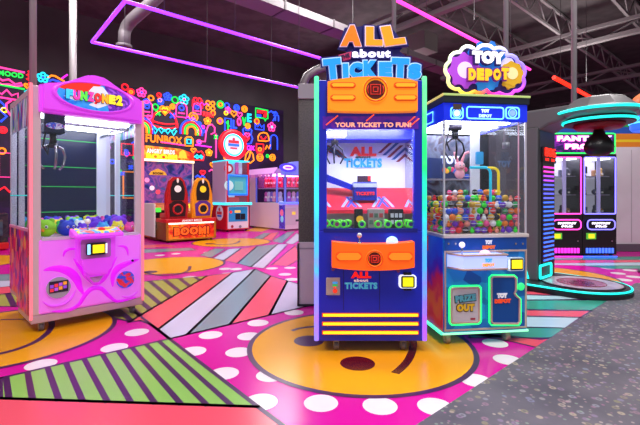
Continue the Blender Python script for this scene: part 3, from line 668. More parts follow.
x, z = fl_(132,260.5); q = B(); q.disc(x,z,.012,-.03,-.015,BLACK,12); q.out('lock', fp)
# console
b = B(); xa, zt = FU.L(71,221,-.18); xb, _ = FU.L(119,221,-.18)
xc, zm = FU.L(78,224,-.1); xd, _ = FU.L(115,224,-.1); _, zb = FU.L(96,262,-.1); _, zk = FU.L(96,279,-.03)
b.prism([(xc,.60),(xc,.83),(xd,.83),(xd,.60),(xd-.06,.53),((xc+xd)/2+.09,.46),((xc+xd)/2-.09,.46),(xc+.06,.53)],-.13,.0,PKW,.02)
b.prism([((xc+xd)/2-.09,.46),((xc+xd)/2+.09,.46),((xc+xd)/2+.03,.375),((xc+xd)/2-.03,.375)],-.08,.0,M('c88ad8',.3),.015)
co = b.out('console', t)
b = B(); b.sweep([(-.2,.82),(-.2,.85),(-.02,.9),(-.0,.87),(-.0,.82)],xc-.05,xd+.05,PKW,.012); o = b.out('control_shelf', co)
q = B(); q.sweep([(-.185,.858),(-.185,.864),(-.04,.902),(-.04,.896)],xc-.02,xd+.02,multi_mat('control_print',['f02838','f0a020','f8e040','30a0f0','f05030','a8e0f0'],7,.3,.4)); q.out('control_graphic', co)
q = B(); q.cyl((xc+.08,-.1,.88),(xc+.08,-.1,.95),.008,CHROME,8); q.ball((xc+.08,-.1,.965),.026,M('f4f4f4',.25)); q.out('joystick', co)
q = B(); q.lathe([(.032,0),(.03,.012),(.014,.024),(.002,.026)],(xd-.12,-.1,.88),N('f02020',.6),18); q.out('push_button', co)
xs, zs = FU.L(96.5,248.5,-.135)
q = B(); q.prism(rrect(xs-.13,xs+.125,zs-.09,zs+.09,.02),-.137,-.128,M('c070d0',.3)); q.out('screen_bezel', co)
q = B(); q.prism(rrect(xs-.09,xs+.085,zs-.056,zs+.056,.02),-.165,-.13,M('15151c',.35)); sc_ = q.out('card_reader', co)
q = B(); q.box(xs-.04,xs+.058,-.168,-.165,zs-.038,zs+.038,N('ffd814',1.1)); q.out('reader_screen', co)
q = B(); q.box(xs-.085,xs-.06,-.168,-.165,zs-.046,zs+.046,N('8fd8ff',1.2)); q.box(xs+.069,xs+.083,-.168,-.165,zs-.046,zs+.046,N('f0f0ff',1.0)); q.out('reader_light', co)
for x in (-HW+.085,HW-.085):
    for y in (.05,DP-.09): caster(t, x, y, .085)
# plush balls in the machine
def wp(fr, x, y, z): return tuple(fr.at(x, y, z))
plc = [('lime','9ae01c'),('leaf green','2ec84a'),('royal blue','2440c8'),('purple','6a2ad8'),('pink','f050b0'),('yellow','f0dc30'),('sky blue','3aa8e8'),('violet','8a3ae8'),('white','f0f0f4')]
PM = {}
def plush(nm, hx, r):
    k = (nm, round(r,3))
    if k not in PM:
        body = B(); body.ball((0,0,r), r, M(hx,.75,.06), (1,1,.94), 18, 12)
        ears = B()
        for s in (-1,1): ears.ball((s*r*.55,0,r*1.78), r*.3, M(hx,.75,.06), (1,.6,1), 10, 7)
        eyes = B()
        for s in (-1,1): eyes.ball((s*r*.32,-r*.9,r*1.18), r*.17, M('f4f4f4',.4), (1,.5,1), 10, 7); eyes.ball((s*r*.32,-r*.97,r*1.18), r*.09, M('101018',.3), (1,.5,1), 8, 6)
        beak = B(); beak.lathe([(r*.22,0),(r*.15,r*.16),(r*.02,r*.3)],(0,-r*.9,r*.85),M('f0a020',.6),10,'-y')
        PM[k] = [body.out('plush_body'), ears.out('ear'), eyes.out('eye'), beak.out('snout')]
        for o in PM[k]: COL.objects.unlink(o)
    return PM[k]
def place(parts, name, label, cat, loc, rz, group):
    root = parts[0].copy(); COL.objects.link(root); root.name = name; root.location = loc; root.rotation_euler = (0,0,rz)
    tag(root, label, cat, group)
    for p in parts[1:]:
        c = p.copy(); COL.objects.link(c); c.parent = root; c.name = p.name.split('.')[0]
    return root
spots = [(-.345,.13,0,.085,0),(-.35,.32,2,.072,4),(-.18,.115,2,.078,2),(-.17,.285,1,.068,1),(-.01,.3,3,.07,8),(.14,.33,4,.075,3),(.275,.12,5,.062,5),(.395,.115,0,.055,4),(.345,.29,1,.088,7),(.14,.13,6,.06,6),(-.35,.49,3,.08,4),(-.18,.47,5,.075,5),(-.01,.48,0,.075,6),(.16,.51,2,.08,7),(.335,.49,4,.085,2),(-.34,.67,2,.08,1),(-.16,.66,6,.08,3),(.01,.67,3,.078,0),(.18,.69,1,.078,5),(.35,.68,0,.075,4),(-.03,.14,1,.06,3),(-.34,.85,3,.08,6),(-.15,.85,3,.08,2),(.05,.85,3,.08,7),(.25,.86,3,.08,0)]
rowname = lambda y: 'in the front row' if y < .2 else 'in the second row' if y < .4 else 'in the third row' if y < .6 else 'along the back'
colname = lambda x: 'far left' if x < -.3 else 'left of centre' if x < -.1 else 'centre' if x < .08 else 'right of centre' if x < .28 else 'far right'
for x, y, _, r, c in spots:
    nm, hx = plc[c]; z = .821+(0.0 if r > .05 else .0)
    place(plush(nm, hx, r), 'plush_ball', f'{nm} plush ball in the pink claw machine, {colname(x)} {rowname(y)}', 'plush toy', wp(FU,x,y,z), fth+random.uniform(-.6,.6), 'plush balls in the pink claw machine')
# ================================================================== blue ticket crane
AO = (.388,3.15); AF = Fr(AO, 0)
def a_(px, py, y=0): return AF.L(px, py, y)
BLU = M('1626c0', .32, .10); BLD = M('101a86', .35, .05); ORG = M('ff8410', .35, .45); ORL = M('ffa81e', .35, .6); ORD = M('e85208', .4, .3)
t = thing('ticket_crane', 'tall blue ticket crane with orange panels and a big sign reading TICKETS', 'claw machine', (AO[0],AO[1],0), 0)
AX0, _ = a_(317,200); AX1, _ = a_(424,200); zb = .085; AD = .82; ztop = a_(370,80)[1]
XM = (AX0+AX1)/2; PW = .075
zw0 = a_(370,231)[1]; zw1 = a_(370,127)[1]
b = B(); b.box(AX0,AX1,0,AD,zb,zw0,BLU,.008); lb = b.out('lower_cabinet', t)
for px in (343.5,379.5):
    x, _ = a_(px,280); q = B(); q.box(x-.002,x+.002,-.002,.002,a_(370,310)[1],a_(370,268)[1],M('0a0f58',.4)); q.out('panel_seam', lb)
for px, py in ((333,269),(398,270.5)):
    x, z = a_(px,py); q = B(); q.disc(x,z,.014,-.012,0,M('7a4a8a',.4,0,.5),12); q.out('lock', lb)
for sx, x in ((-1,AX0),(1,AX1)):
    b = B(); b.box(min(x,x-sx*PW),max(x,x-sx*PW),0,.06,zw0,ztop,BLU,.006); b.out('front_post', t)
    b = B(); b.box(min(x,x-sx*.04),max(x,x-sx*.04),AD-.05,AD,zw0,ztop,BLU,.006); b.out('rear_post', t)
    b = B(); b.box(x-.004,x+.004,.06,AD-.05,zw0,zw1,GLASS); b.out('side_glass', t)
    b = B(); b.box(x-.006,x+.006,.06,AD-.05,zw1,ztop,BLU); b.out('side_panel', t)
    xe = x+sx*.004; zl = a_(370,341)[1]; zh = a_(370,76)[1]
    b = B(); mt = multi_mat('edge_light_'+('left' if sx<0 else 'right'), ['a060ff','7a7cff','40b0ff','38d8e8','38e0a8','50e8a0'] if sx<0 else ['a050ff','7a6cff','40a0ff','20d8b0','1ee070','60e090'], 1, .4, 1.1, 'height', (1,1,.5))
    b.box(xe-.018,xe+.018,-.012,.03,zl,zh,mt,.012,3); b.out('led_edge', t)
b = B(); b.box(AX0,AX1,.02,AD,ztop-.04,ztop,BLD,.005); b.out('roof', t)
b = B(); b.box(AX0+PW,AX1-PW,.01,.05,a_(370,117)[1],ztop-.005,BLU); b.out('header_board', t)
# orange header
x0, x1 = a_(327.5,100)[0], a_(416,100)[0]
def bowed(x0, x1, z0, z1, b0, b1, n=14):
    top = [(x0+(x1-x0)*i/n, z1+b1*(1-(2*i/n-1)**2)) for i in range(n+1)]; bot = [(x0+(x1-x0)*i/n, z0+b0*(1-(2*i/n-1)**2)) for i in range(n+1)]
    return bot+top[::-1]
def orange_panel(name, px0, px1, pyt, pyb, bt, bb, y, slots, emb, R, ORG, ORL):
    x0, x1 = a_(px0,0)[0], a_(px1,0)[0]; z1, z0 = a_(0,pyt)[1], a_(0,pyb)[1]
    q = B(); q.prism(bowed(x0,x1,z0,z1,bb,bt),y,.01,ORG,.014); o = q.out(name, t)
    for sx0, sx1, sy0, sy1 in slots:
        c0, c1 = a_(sx0,0)[0], a_(sx1,0)[0]; d1, d0 = a_(0,sy0)[1], a_(0,sy1)[1]
        q = B(); q.prism(rrect(c0,c1,d0,d1,(d1-d0)*.48,5),y-.006,y+.01,ORD,.004); q.prism(rrect(c0+.008,c1-.008,d0+.008,d1-.008,(d1-d0)*.3,5),y-.014,y,ORL,.006); q.out('slot_moulding', o)
    ex, ez = a_(*emb); q = B(); q.lathe([(R,0),(R,.012),(R*.93,.02),(R*.8,.016),(R*.78,.006)],(ex,y+.004,ez),ORL,32,'-y'); q.ring((ex,y-.012,ez),R*.9,.006,ORD,32,6); q.out('emblem_rim', o)
    q = B(); q.disc(ex,ez,R*.74,y-.01,y,M('5a0a0c',.35,.08),30)
    for k in (.5,.24): q.tube([(ex-R*k*.75,y-.013,ez-R*k*.75),(ex-R*k*.75,y-.013,ez+R*k*.75),(ex+R*k*.75,y-.013,ez+R*k*.75),(ex+R*k*.75,y-.013,ez-R*k*.75)],.005,N('d02818',.5),6,True)
    for s in (-1,1): q.tube([(ex+s*R*.56,y-.013,ez-R*.3),(ex+s*R*.63,y-.013,ez),(ex+s*R*.56,y-.013,ez+R*.3)],.004,N('d02818',.5),6)
    q.out('emblem', o); return o
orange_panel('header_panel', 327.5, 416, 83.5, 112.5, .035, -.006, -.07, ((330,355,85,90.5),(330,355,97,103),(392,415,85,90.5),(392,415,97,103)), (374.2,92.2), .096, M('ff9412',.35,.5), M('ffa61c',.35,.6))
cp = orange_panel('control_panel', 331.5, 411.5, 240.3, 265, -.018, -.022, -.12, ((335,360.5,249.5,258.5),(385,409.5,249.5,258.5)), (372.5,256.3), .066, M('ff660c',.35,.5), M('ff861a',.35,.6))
x, z = a_(359.5,242,-.05); q = B(); q.cyl((x,-.05,z-.02),(x,-.05,z+.035),.006,CHROME,8); q.ball((x,-.05,z+.05),.02,M('d8d8e0',.2,0,.3)); q.lathe([(.022,0),(.01,.02)],(x,-.05,z-.015),CHROME,14); q.out('joystick', cp)
x, z = a_(392,241,-.05); q = B(); q.lathe([(.045,-.02),(.045,.004),(.036,.022),(.018,.033),(.002,.036)],(x,-.05,z),M('b8e8ff',.2,.6),22); q.out('push_button', cp)
# banner
b = B(); z0, z1 = a_(0,129)[1], a_(0,116.5)[1]; b.box(AX0+PW-.03,AX1-PW+.03,-.006,.02,z0,z1,multi_mat('banner_print',['1a0e90','3616b0','6a1ab0','2416a8','121490'],4,.3,.2)); bn = b.out('banner', t)
q = B(); x, z = a_(373,125); q.text('YOUR TICKET TO FUN!',x,z,-.006,.036,N('ffb090',.8),.006,.035,a_(411,0)[0]-a_(335,0)[0]); q.out('lettering', bn)
q = B()
for px, py, dx in ((330,122,1),(334,119,1),(411,120,1),(415,122,1),(370,118,1)):
    x, z = a_(px,py); q.tube([(x-.03,-.008,z-.025),(x,-.008,z+.0),(x+.03,-.008,z+.025)],.005,N('ff5a30',.8),6)
q.out('banner_streaks', bn)
b = B(); b.box(AX0+.055,AX1-.055,.03,.036,zw0,zw1,GLASS); b.out('front_glass', t)
b = B(); z = zw0; b.box(AX0+.05,AX1-.05,-.004,.03,z-.01,z+.02,BLD); b.out('window_sill', t)
# inside
BKY = .56
b = B(); b.box(AX0+.02,AX1-.02,BKY,BKY+.02,zw0,zw1+.1,M('dadbe2',.4,.05)); bp = b.out('back_panel', t)
def ab(px, py): return a_(px, py, BKY)
q = B(); x, z = ab(363,151.5); q.text('ALL',x,z,BKY-.004,.085,N('e02018',.35),.008,.07,.24); q.out('lettering', bp)
q = B(); x, z = ab(363,163); q.text('TICKETS',x,z,BKY-.004,.085,N('1890b8',.3),.008,.06,.34); q.out('lettering', bp)
q = B(); x, z = ab(363,157); q.text('about',x,z,BKY-.004,.022,M('303038',.5),.006,.04,.14); q.out('lettering', bp)
q = B()
for i, c in enumerate(('8a1828','1e5a98','8a1828','1e5a98','8a1828')):
    for sgn, pc in ((1,395),(-1,334)):
        x, z = ab(pc+(i-2)*4.5*1.0, 152+(i-2)*2.6*sgn*0+ (i-2)*2.2); x2, z2 = x+.075*sgn, z+.07
        dd = .016
        q.prism([(x-.06*sgn-dd,z-.05),(x-.06*sgn+dd,z-.05),(x+.06*sgn+dd,z+.06),(x+.06*sgn-dd,z+.06)],BKY-.006,BKY,M(c,.4))
q.out('stripe_graphic', bp)
b = B(); b.box(AX0+.02,AX1-.02,.3,BKY,a_(0,143,BKY)[1],zw1+.06,M('1420d0',.35,.25)); b.out('inner_valance', t)
b = B(); b.box(AX0+.08,AX1-.08,.06,.2,zw1+.045,zw1+.06,N('f4f2ff',55)); b.out('light_panel', t)  # unseen panel behind the banner, added to brighten the inside
x0, z0 = a_(324,137,.12); x1, z1 = a_(346.5,131.5,.12); b = B(); b.box(x0,x1,.1,.2,z0,z1,N('e8e8ff',1.2),.01); b.out('interior_light', t)
b = B(); b.box(AX0+.03,AX1-.03,.06,BKY,zw0-.0,zw0+.012,M('2a2050',.4)); b.out('prize_floor', t)
b = B(); zf, zr = a_(0,210,.3)[1], a_(0,188,BKY)[1]
b.sweep([(.3,zf-.03),(.3,zf),(BKY-.002,zr),(BKY-.002,zf-.03)],AX0+.03,AX1-.03,M('e0283c',.35,.15)); sl = b.out('ticket_slope', t)
q = B()
sy = lambda yy: zf+(zr-zf)*(yy-.3)/(BKY-.302)
for cxp in (336,366,398):
    for s in (-1,1):
        for k in range(2):
            x, _ = a_(cxp+s*(6+k*5),200,.4); q.faces([(x-s*.0-.012,.33,sy(.33)+.002),(x+.012,.33,sy(.33)+.002),(x+s*.07+.012,.45,sy(.45)+.002),(x+s*.07-.012,.45,sy(.45)+.002)],[(0,1,2,3)],M('3a50c8' if k else '9ab0e8',.4))
q.out('chevron_graphic', sl)
x0, z0 = a_(353.5,197,.36); x1, z1 = a_(377,182,.36); b = B(); b.box(x0,x1,.36,.5,z0-.03,z1,M('1a2a98',.35),.006); bx = b.out('ticket_hopper', t)
q = B(); q.box(x0-.003,x1+.003,.355,.5,z1-.045,z1-.012,M('b8c4f0',.4)); q.text('TICKETS',(x0+x1)/2,z0+.03,.36,.03,N('e02838',.5),.006,.05,(x1-x0)*.8); q.out('hopper_label', bx)
b = B(); p0_ = a_(326,178,.44); p1_ = a_(356,188,.4); b.xf = None; b.prism([(p0_[0],p0_[1]-.03),(p1_[0],p1_[1]-.03),(p1_[0],p1_[1]+.015),(p0_[0],p0_[1]+.035)],.42,.47,M('1a24b0',.35)); b.out('ticket_chute', t)
x0, z0 = a_(357.5,181,.42); x1, z1 = a_(370.5,176,.42); b = B(); b.box(x0,x1,.4,.46,z0-.02,z1,M('3a2030',.4)); b.box(x1-.025,x1-.002,.395,.4,z0,z1-.004,N('f02020',.8)); b.out('counter_display', t)
# crane gripper at the left and mast at the right
b = B(); x, z = a_(335,140,.2)
b.cyl((x,.25,z),(x,.25,zw1),.012,CHROME,8); b.box(x-.03,x+.03,.22,.28,z-.03,z,M('30303a',.4)); gr = b.out('gripper', t)
for k in range(3):
    a = k*2.1+.4; q = B(); q.tube([(x+math.cos(a)*r,.25+math.sin(a)*r,z+dz) for r, dz in ((.015,-.03),(.07,-.07),(.085,-.13),(.05,-.19))],.007,M('484850',.3,0,.8),6); q.out('gripper_finger', gr)
b = B(); b.box(AX1-.03,AX1-.022,.1,BKY,zw0+.02,zw1,M('c8ccd8',.1,0,.7)); b.out('mirror_panel', t)
# lower logos and fittings
q = B(); x, z = a_(361,274.8); q.text('ALL',x,z,-.001,.05,N('f01c10',.5),.008,.08,.155); q.out('logo_lettering', lb)
q = B(); x, z = a_(361,280.2); q.text('about',x,z,-.001,.022,M('f0f0f0',.4,.2),.008,.05,.11); q.out('logo_lettering', lb)
q = B(); x, z = a_(361,285.6); q.text('TICKETS',x,z,-.001,.05,N('48b8d8',.35),.008,.06,.25); q.out('logo_lettering', lb)
x0, z0 = a_(326,294.7); x1, z1 = a_(340,277.3); q = B(); q.box(x0,x1,-.02,.0,z0,z1,M('b0a8a8',.4,.05),.006); cr = q.out('coin_door', t)
q = B(); q.box(x0+.05,x1-.02,-.025,-.018,z1-.045,z1-.03,N('3898e8',.6)); q.box(x0+.05,x1-.02,-.025,-.018,z1-.065,z1-.05,N('30c060',.5)); q.disc((x0+x1)/2+.015,z0+.035,.018,-.026,-.018,N('f03a20',.5),14); q.box(x0+.055,x1-.03,-.024,-.018,z0+.058,z0+.076,N('f05a30',.5)); q.out('coin_slot', cr)
x0, z0 = a_(398.5,287.5); x1, z1 = a_(415.5,274.5); q = B(); q.prism(rrect(x0,x1,z0,z1,.02),-.03,0,M('e8f4ff',.3,.9)); q.box((x0+x1)/2-.03,(x0+x1)/2+.03,-.025,0,z0-.018,z1+.018,M('101018',.4)); cr = q.out('card_reader', t)
q = B(); q.prism(rrect(x0+.014,x1-.014,z0+.006,z1-.006,.012),-.036,-.03,M('14201c',.4)); q.box(x0+.026,x1-.026,-.04,-.036,z0+.016,z1-.016,N('e6e010',1.0)); q.out('reader_screen', cr)
for py in (314.7,323.4,332.2):
    x0, z = a_(322,py); x1, _ = a_(418.5,py); q = B(); q.box(x0,x1,-.012,.0,z-.014,z+.014,ORD); q.cyl((x0+.01,-.014,z),(x1-.01,-.014,z),.009,N('ffd01a',2.2),8); q.out('light_strip', t)
for x in (AX0+.15,AX1-.15):
    for y in (.05,AD-.1): caster(t, x, y, .09)
# big sign on the roof
SY = .03
sg = B(); pts = []
b = B(); SB = M('1a1470',.35,.15)
hx0, hz0 = a_(328,83,SY); hx1, hz1 = a_(416,46,SY)
b.prism([(a_(327,80,SY)),(a_(419,80.5,SY)),(a_(421,68,SY)),(a_(411,57,SY)),(a_(398,50,SY)),(a_(404,45,SY)),(a_(402,38,SY)),(a_(392,24.5,SY)),(a_(370,23.5,SY)),(a_(345,25.5,SY)),(a_(340,40,SY)),(a_(339,47.5,SY)),(a_(348,49,SY)),(a_(348,57,SY)),(a_(324.5,60,SY)),(a_(326,67,SY))],SY+.03,SY+.06,SB,.01)
b.box(XM-.25,XM+.25,SY+.04,SY+.08,ztop-.02,ztop+.1,STEEL); sb = b.out('sign_backing', t)
def sign_letter(ch, px0, px1, py0, py1, m1, edge, rot=0, shear=0, dep=.05):
    x0, z1 = a_(px0,py0,SY); x1, z0 = a_(px1,py1,SY)
    q = B(); q.text(ch,(x0+x1)/2,(z0+z1)/2,SY+.03,z1-z0+.034,SB,dep-.02,.13,x1-x0+.036,0,rot,shear); q.text(ch,(x0+x1)/2,(z0+z1)/2,SY+.03,z1-z0+.01,edge,dep-.012,.11,x1-x0+.012,0,rot,shear); q.text(ch,(x0+x1)/2,(z0+z1)/2-.003,SY+.03,z1-z0-.006,m1,dep,.085,x1-x0-.004,0,rot,shear); q.out('sign_letter', sb)
OL = M('ff9a10',.35,.55); OE = M('e8e0ff',.4,.3)
sign_letter('A',341,362,25.5,46.5,M('ff7a0c',.35,.5),OE,0,.08); sign_letter('L',365.5,382.5,27,46,OL,OE,-.03,-.03); sign_letter('L',382.5,403.5,25.5,45.5,OL,OE,.13,-.12)
BL = M('1898f0',.35,.5); BE = M('c8e8ff',.4,.35)
for ch, p0, p1, q0, q1, rt in (('T',323.5,341.5,58.5,79.5,.1),('I',342.5,348.5,63.5,79,.03),('C',349,363,62.5,78.5,0),('K',363,377.5,60.5,78.5,0),('E',378.5,392,62,78.5,0),('T',391,409,58,78.5,-.04),('S',407.5,421,63.5,79.5,-.03)): sign_letter(ch,p0,p1,q0,q1,BL,BE,rt)
q = B(); x, z = a_(371.5,53.2,SY); q.prism(rrect(x-.165,x+.165,z-.04,z+.04,.03),SY+.012,SY+.03,SB); q.text('about',x,z,SY+.012,.062,N('f4f4ff',1.1),.012,.045,.3); q.out('sign_lettering', sb)
q = B(); x, z = a_(345,56.5,SY); q.prism([(x-.055,z-.045),(x+.045,z-.015),(x+.05,z+.04),(x-.05,z+.012)],SY+.0,SY+.03,M('d03a70',.4,.2)); q.text("THE",x-.002,z,SY,.03,M('3a1450',.4),.008,.04,.075,0,.28); q.out('sign_tag', sb)
# prizes inside the ticket crane
PBX = [(354.5,363,'black ticket box with a yellow bird-shaped badge','e8b020'),(368,384.5,'pale patterned ticket box, middle of three','d8d0c8'),(389.5,403.5,'black and white ticket box, rightmost of three','202028')]
for px0, px1, lab, c in PBX:
    x0, z0 = a_(px0,222,.14); x1, z1 = a_(px1,209,.14); w = x1-x0; hh = z1-(zw0+.012)
    b = B(); b.box(-w/2,w/2,0,.07,0,hh,M('1c1a20' if c != 'd8d0c8' else 'b8b0a8',.5),.004)
    o = b.out('ticket_box'); o.location = (AO[0]+(x0+x1)/2, AO[1]+.14, zw0+.0125); tag(o, lab.replace('bird-shaped ','')+' inside the blue ticket crane', 'prize box', 'ticket boxes in the blue crane')
    q = B()
    if c == 'e8b020': q.disc(.01,hh*.45,.03,-.004,0,N(c,.5),14)
    else:
        for i in range(3):
            for j in range(2): q.box(-w*.42+i*w*.3,-w*.2+i*w*.3,-.004,0,hh*.2+j*hh*.35,hh*.42+j*hh*.35,M('c84a4a' if (i+j)%2 and c=='d8d0c8' else 'e8e8e8' if c!='d8d0c8' else '6a8a70',.5))
    q.out('box_print', o)
TRG = 'green ticket rolls in the blue crane'
for i, (px, py, y) in enumerate(((337,224.5,.1),(343.5,224.5,.1),(408,219.5,.16),(402,219.5,.25),(411,225.5,.1),(399,225,.09),(326.5,217,.2),(333,214,.24),(340,215,.24),(348,218,.24),(386,215,.26),(407,211,.26),(397,212,.31),(347,222,.18),(362,224.5,.09),(378,225,.09),(388,225,.09))):
    x, z = a_(px,py,y); R = .024
    b = B(); b.ring((0,0,R+.009),R,.009,N('5ad838',.45),18,6); b.disc(0,R+.009,R*.7,-.006,.006,M('4a2a88' if i%3 else 'c8408a',.5),14)
    o = b.out('ticket_roll'); o.location = (AO[0]+x, AO[1]+y, zw0+.0125); o.rotation_euler = (0,0,random.uniform(-.3,.3))
    where = 'left' if px < 350 else 'right' if px > 390 else 'middle'
    tag(o, f'green ringed ticket roll in the blue crane, {["front","second","back"][0 if y<.13 else 1 if y<.22 else 2]} row at the {where}', 'ticket roll', TRG)
# ================================================================== toy crane with gear sign
TT = math.radians(7.5); TO = (1.353,3.355); TF = Fr(TO, TT)
def t_(px, py, y=0): return TF.L(px, py, y)
TX0 = t_(443.5,200)[0]; TX1 = t_(526.8,200)[0]; TD = .86
TZ = lambda py: t_(485,py)[1]
t = thing('toy_crane', 'blue glass-sided crane machine under a gear-shaped sign, full of small toys', 'claw machine', (TO[0],TO[1],0), TT)
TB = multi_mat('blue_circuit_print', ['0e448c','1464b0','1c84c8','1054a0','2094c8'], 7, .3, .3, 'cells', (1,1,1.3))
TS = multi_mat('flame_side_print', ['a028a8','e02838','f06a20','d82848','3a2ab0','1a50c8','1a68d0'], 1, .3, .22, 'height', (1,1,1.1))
TRIM = M('c8a8a0', .35, .05)
zb = .085
b = B(); b.box(TX0,TX1,0,TD,zb,TZ(237),TB,.006); lb = b.out('lower_cabinet', t)
b = B(); b.box(TX0-.004,TX0,.01,TD-.01,zb+.01,TZ(237)-.01,TS); b.out('side_graphic', lb)
for k in range(3):
    q = B(); q.prism([(0,0),(.07,0),(.07,.13),(0,.13)],0,.01,M(('c83028','d8a030','e04848')[k],.4,.15))
    for v in q.bm.verts: v.co = Vector((TX0-.006-(v.co.y), .3+k*.16+v.co.x, (.72,.55,.22)[k]+v.co.z))
    bmesh.ops.recalc_face_normals(q.bm, faces=q.bm.faces); q.out('side_sticker', lb)
# trims and lights around the front
def frame_strip(name, pts, r, m, y, par, closed=True):
    q = B(); q.tube(loop(pts, y), r, m, 6, closed); return q.out(name, par)
frame_strip('front_trim', [(TX0+.012,zb+.03),(TX1-.012,zb+.03),(TX1-.012,TZ(251)),(TX0+.012,TZ(251))], .011, TRIM, -.004, lb)
GRN = N('1ee868', 2.2); GRW = N('8cf4b8', 1.2)
q = B(); q.box(TX0-.01,TX1+.008,-.014,.02,zb-.006,zb+.01,GRW,.004); q.out('base_light', lb)
q = B(); q.box(TX0-.022,TX0+.002,.0,TD,zb-.01,zb+.014,N('48f0b0',1.4),.006); q.out('base_light', lb)
b = B(); b.box(TX0-.008,TX1+.008,-.02,TD,TZ(237.5),TZ(234),M('e0d4d0',.35),.004); b.out('counter_trim', t)
b = B(); b.box(TX0+.01,TX1-.01,-.008,.0,TZ(249.5),TZ(238),M('0c48a0',.3,.12)); up = b.out('front_band', t)
q = B(); x, z = t_(488,242); q.text('TOY',x,z,-.01,.034,M('f0f0f8',.4,.3),.006,.07,.06); q.out('logo_lettering', up)
q = B(); x, z = t_(488,247); q.text('DEPOT',x,z,-.01,.03,N('e86a20',.5),.006,.07,.11); q.out('logo_lettering', up)
for px in (448,455,515,522):
    x, z = t_(px,243.5); q = B(); q.disc(x,z,.009,-.013,-.006,CHROME,10); q.out('screw', up)
# control shelf
x0, x1 = t_(447,260)[0], t_(497,260)[0]; z1, z0 = TZ(252)-.004, TZ(266)
sh = B(); sh.slab([(x0,-.02),(x0+.07,-.14),(x1,-.14),(x1,0),(x0,0)],z0,z1,N('a8b8ff',.9)); so = sh.out('control_shelf', t)
for zz_ in (z0,z1):
    q = B(); q.tube([(x0,-.015,zz_),(x0+.068,-.143,zz_),(x1+.003,-.143,zz_),(x1+.003,-.0,zz_)],.009,TRIM,6); q.out('shelf_edge', so)
q = B(); q.text('TOY',(x0+x1)/2+.06,(z0+z1)/2+.014,-.142,.03,N('30a0f0',.7),.005,.07,.06); q.text('DEPOT',(x0+x1)/2+.06,(z0+z1)/2-.022,-.142,.026,N('f0a030',.7),.005,.07,.1); q.out('logo_lettering', so)
xj = t_(462,250,-.07)[0]; q = B(); q.cyl((xj,-.07,z1),(xj,-.07,z1+.06),.007,CHROME,8); q.ball((xj,-.07,z1+.075),.024,N('f0e8ff',.7)); q.out('joystick', so)
xj = t_(485,250,-.07)[0]; q = B(); q.lathe([(.042,0),(.04,.012),(.024,.028),(.002,.033)],(xj,-.07,z1),N('f0c0f0',.8),20); q.out('push_button', so)
# reader
x0, z0 = t_(506,270.5); x1, z1 = t_(521.5,256.8)
q = B(); q.prism(rrect(x0,x1,z0,z1,.015),-.03,-.002,M('c8d8e8',.3,.3)); q.box(x0+.004,x0+.016,-.034,-.03,z0+.02,z1-.02,N('e0f0ff',1)); cr = q.out('card_reader', t)
q = B(); q.prism(rrect(x0+.018,x1-.006,z0+.008,z1-.008,.01),-.034,-.03,M('121a30',.4)); q.box(x0+.03,x1-.016,-.037,-.034,z0+.02,z1-.02,N('ffdc1c',1.1)); q.out('reader_screen', cr)
# prize door and the notched panel
x0, z0 = t_(448.5,324.5); x1, z1 = t_(480,285)
q = B(); q.prism(rrect(x0,x1,z0,z1,.03),-.014,-.002,M('c0bec4',.35,.15)); pdr = q.out('prize_door', t)
frame_strip('neon_outline', rrect(x0,x1,z0,z1,.03), .006, GRN, -.016, pdr); frame_strip('door_frame', rrect(x0+.016,x1-.016,z0+.016,z1-.016,.022), .009, TRIM, -.018, pdr)
q = B(); q.text('PRIZE',(x0+x1)/2,(z0+z1)/2+.055,-.014,.062,M('2a3a48',.4),.006,.13,.185,0,.08); q.text('PRIZE',(x0+x1)/2,(z0+z1)/2+.058,-.017,.052,M('58a8b8',.4,.15),.008,.07,.175,0,.08); q.out('lettering', pdr)
q = B(); q.text('OUT',(x0+x1)/2,(z0+z1)/2-.02,-.014,.07,M('3a2a10',.4),.006,.13,.16); q.text('OUT',(x0+x1)/2,(z0+z1)/2-.018,-.017,.058,M('e0b828',.4,.15),.008,.08,.15); q.out('lettering', pdr)
q = B(); q.box(x1-.09,x1-.05,-.018,-.012,z0+.035,z0+.05,M('b03048',.4)); q.out('warning_label', pdr)
pp = [t_(*p) for p in ((490.5,274.8),(513,274.8),(515.5,277),(515.5,289.5),(513.8,292.5),(515.8,295.5),(519.5,298.5),(519.5,322),(517.5,324.6),(490.5,324.6),(488.3,322),(488.3,277))]
q = B(); q.prism(pp,-.014,-.002,M('0e4c98',.3,.1)); pn = q.out('logo_panel', t)
frame_strip('neon_outline', pp, .006, GRN, -.016, pn)
cxp = sum(p[0] for p in pp)/12; czp = sum(p[1] for p in pp)/12
frame_strip('panel_frame', [(cxp+(x-cxp)*.9, czp+(z-czp)*.94) for x, z in pp], .009, TRIM, -.018, pn)
q = B(); x, z = t_(501,295); q.text('TOY',x,z,-.014,.04,M('f4f4f8',.4,.3),.008,.08,.09); q.out('lettering', pn); q = B(); x, z = t_(501.5,300.5); q.text('DEPOT',x,z,-.014,.034,N('e84a20',.5),.008,.08,.14); q.out('lettering', pn)
q = B(); x, z = t_(518,284); q.ball((x+.02,-.01,z-.02),.032,N('30f080',.8),(1,.5,1)); q.out('side_knob', pn)
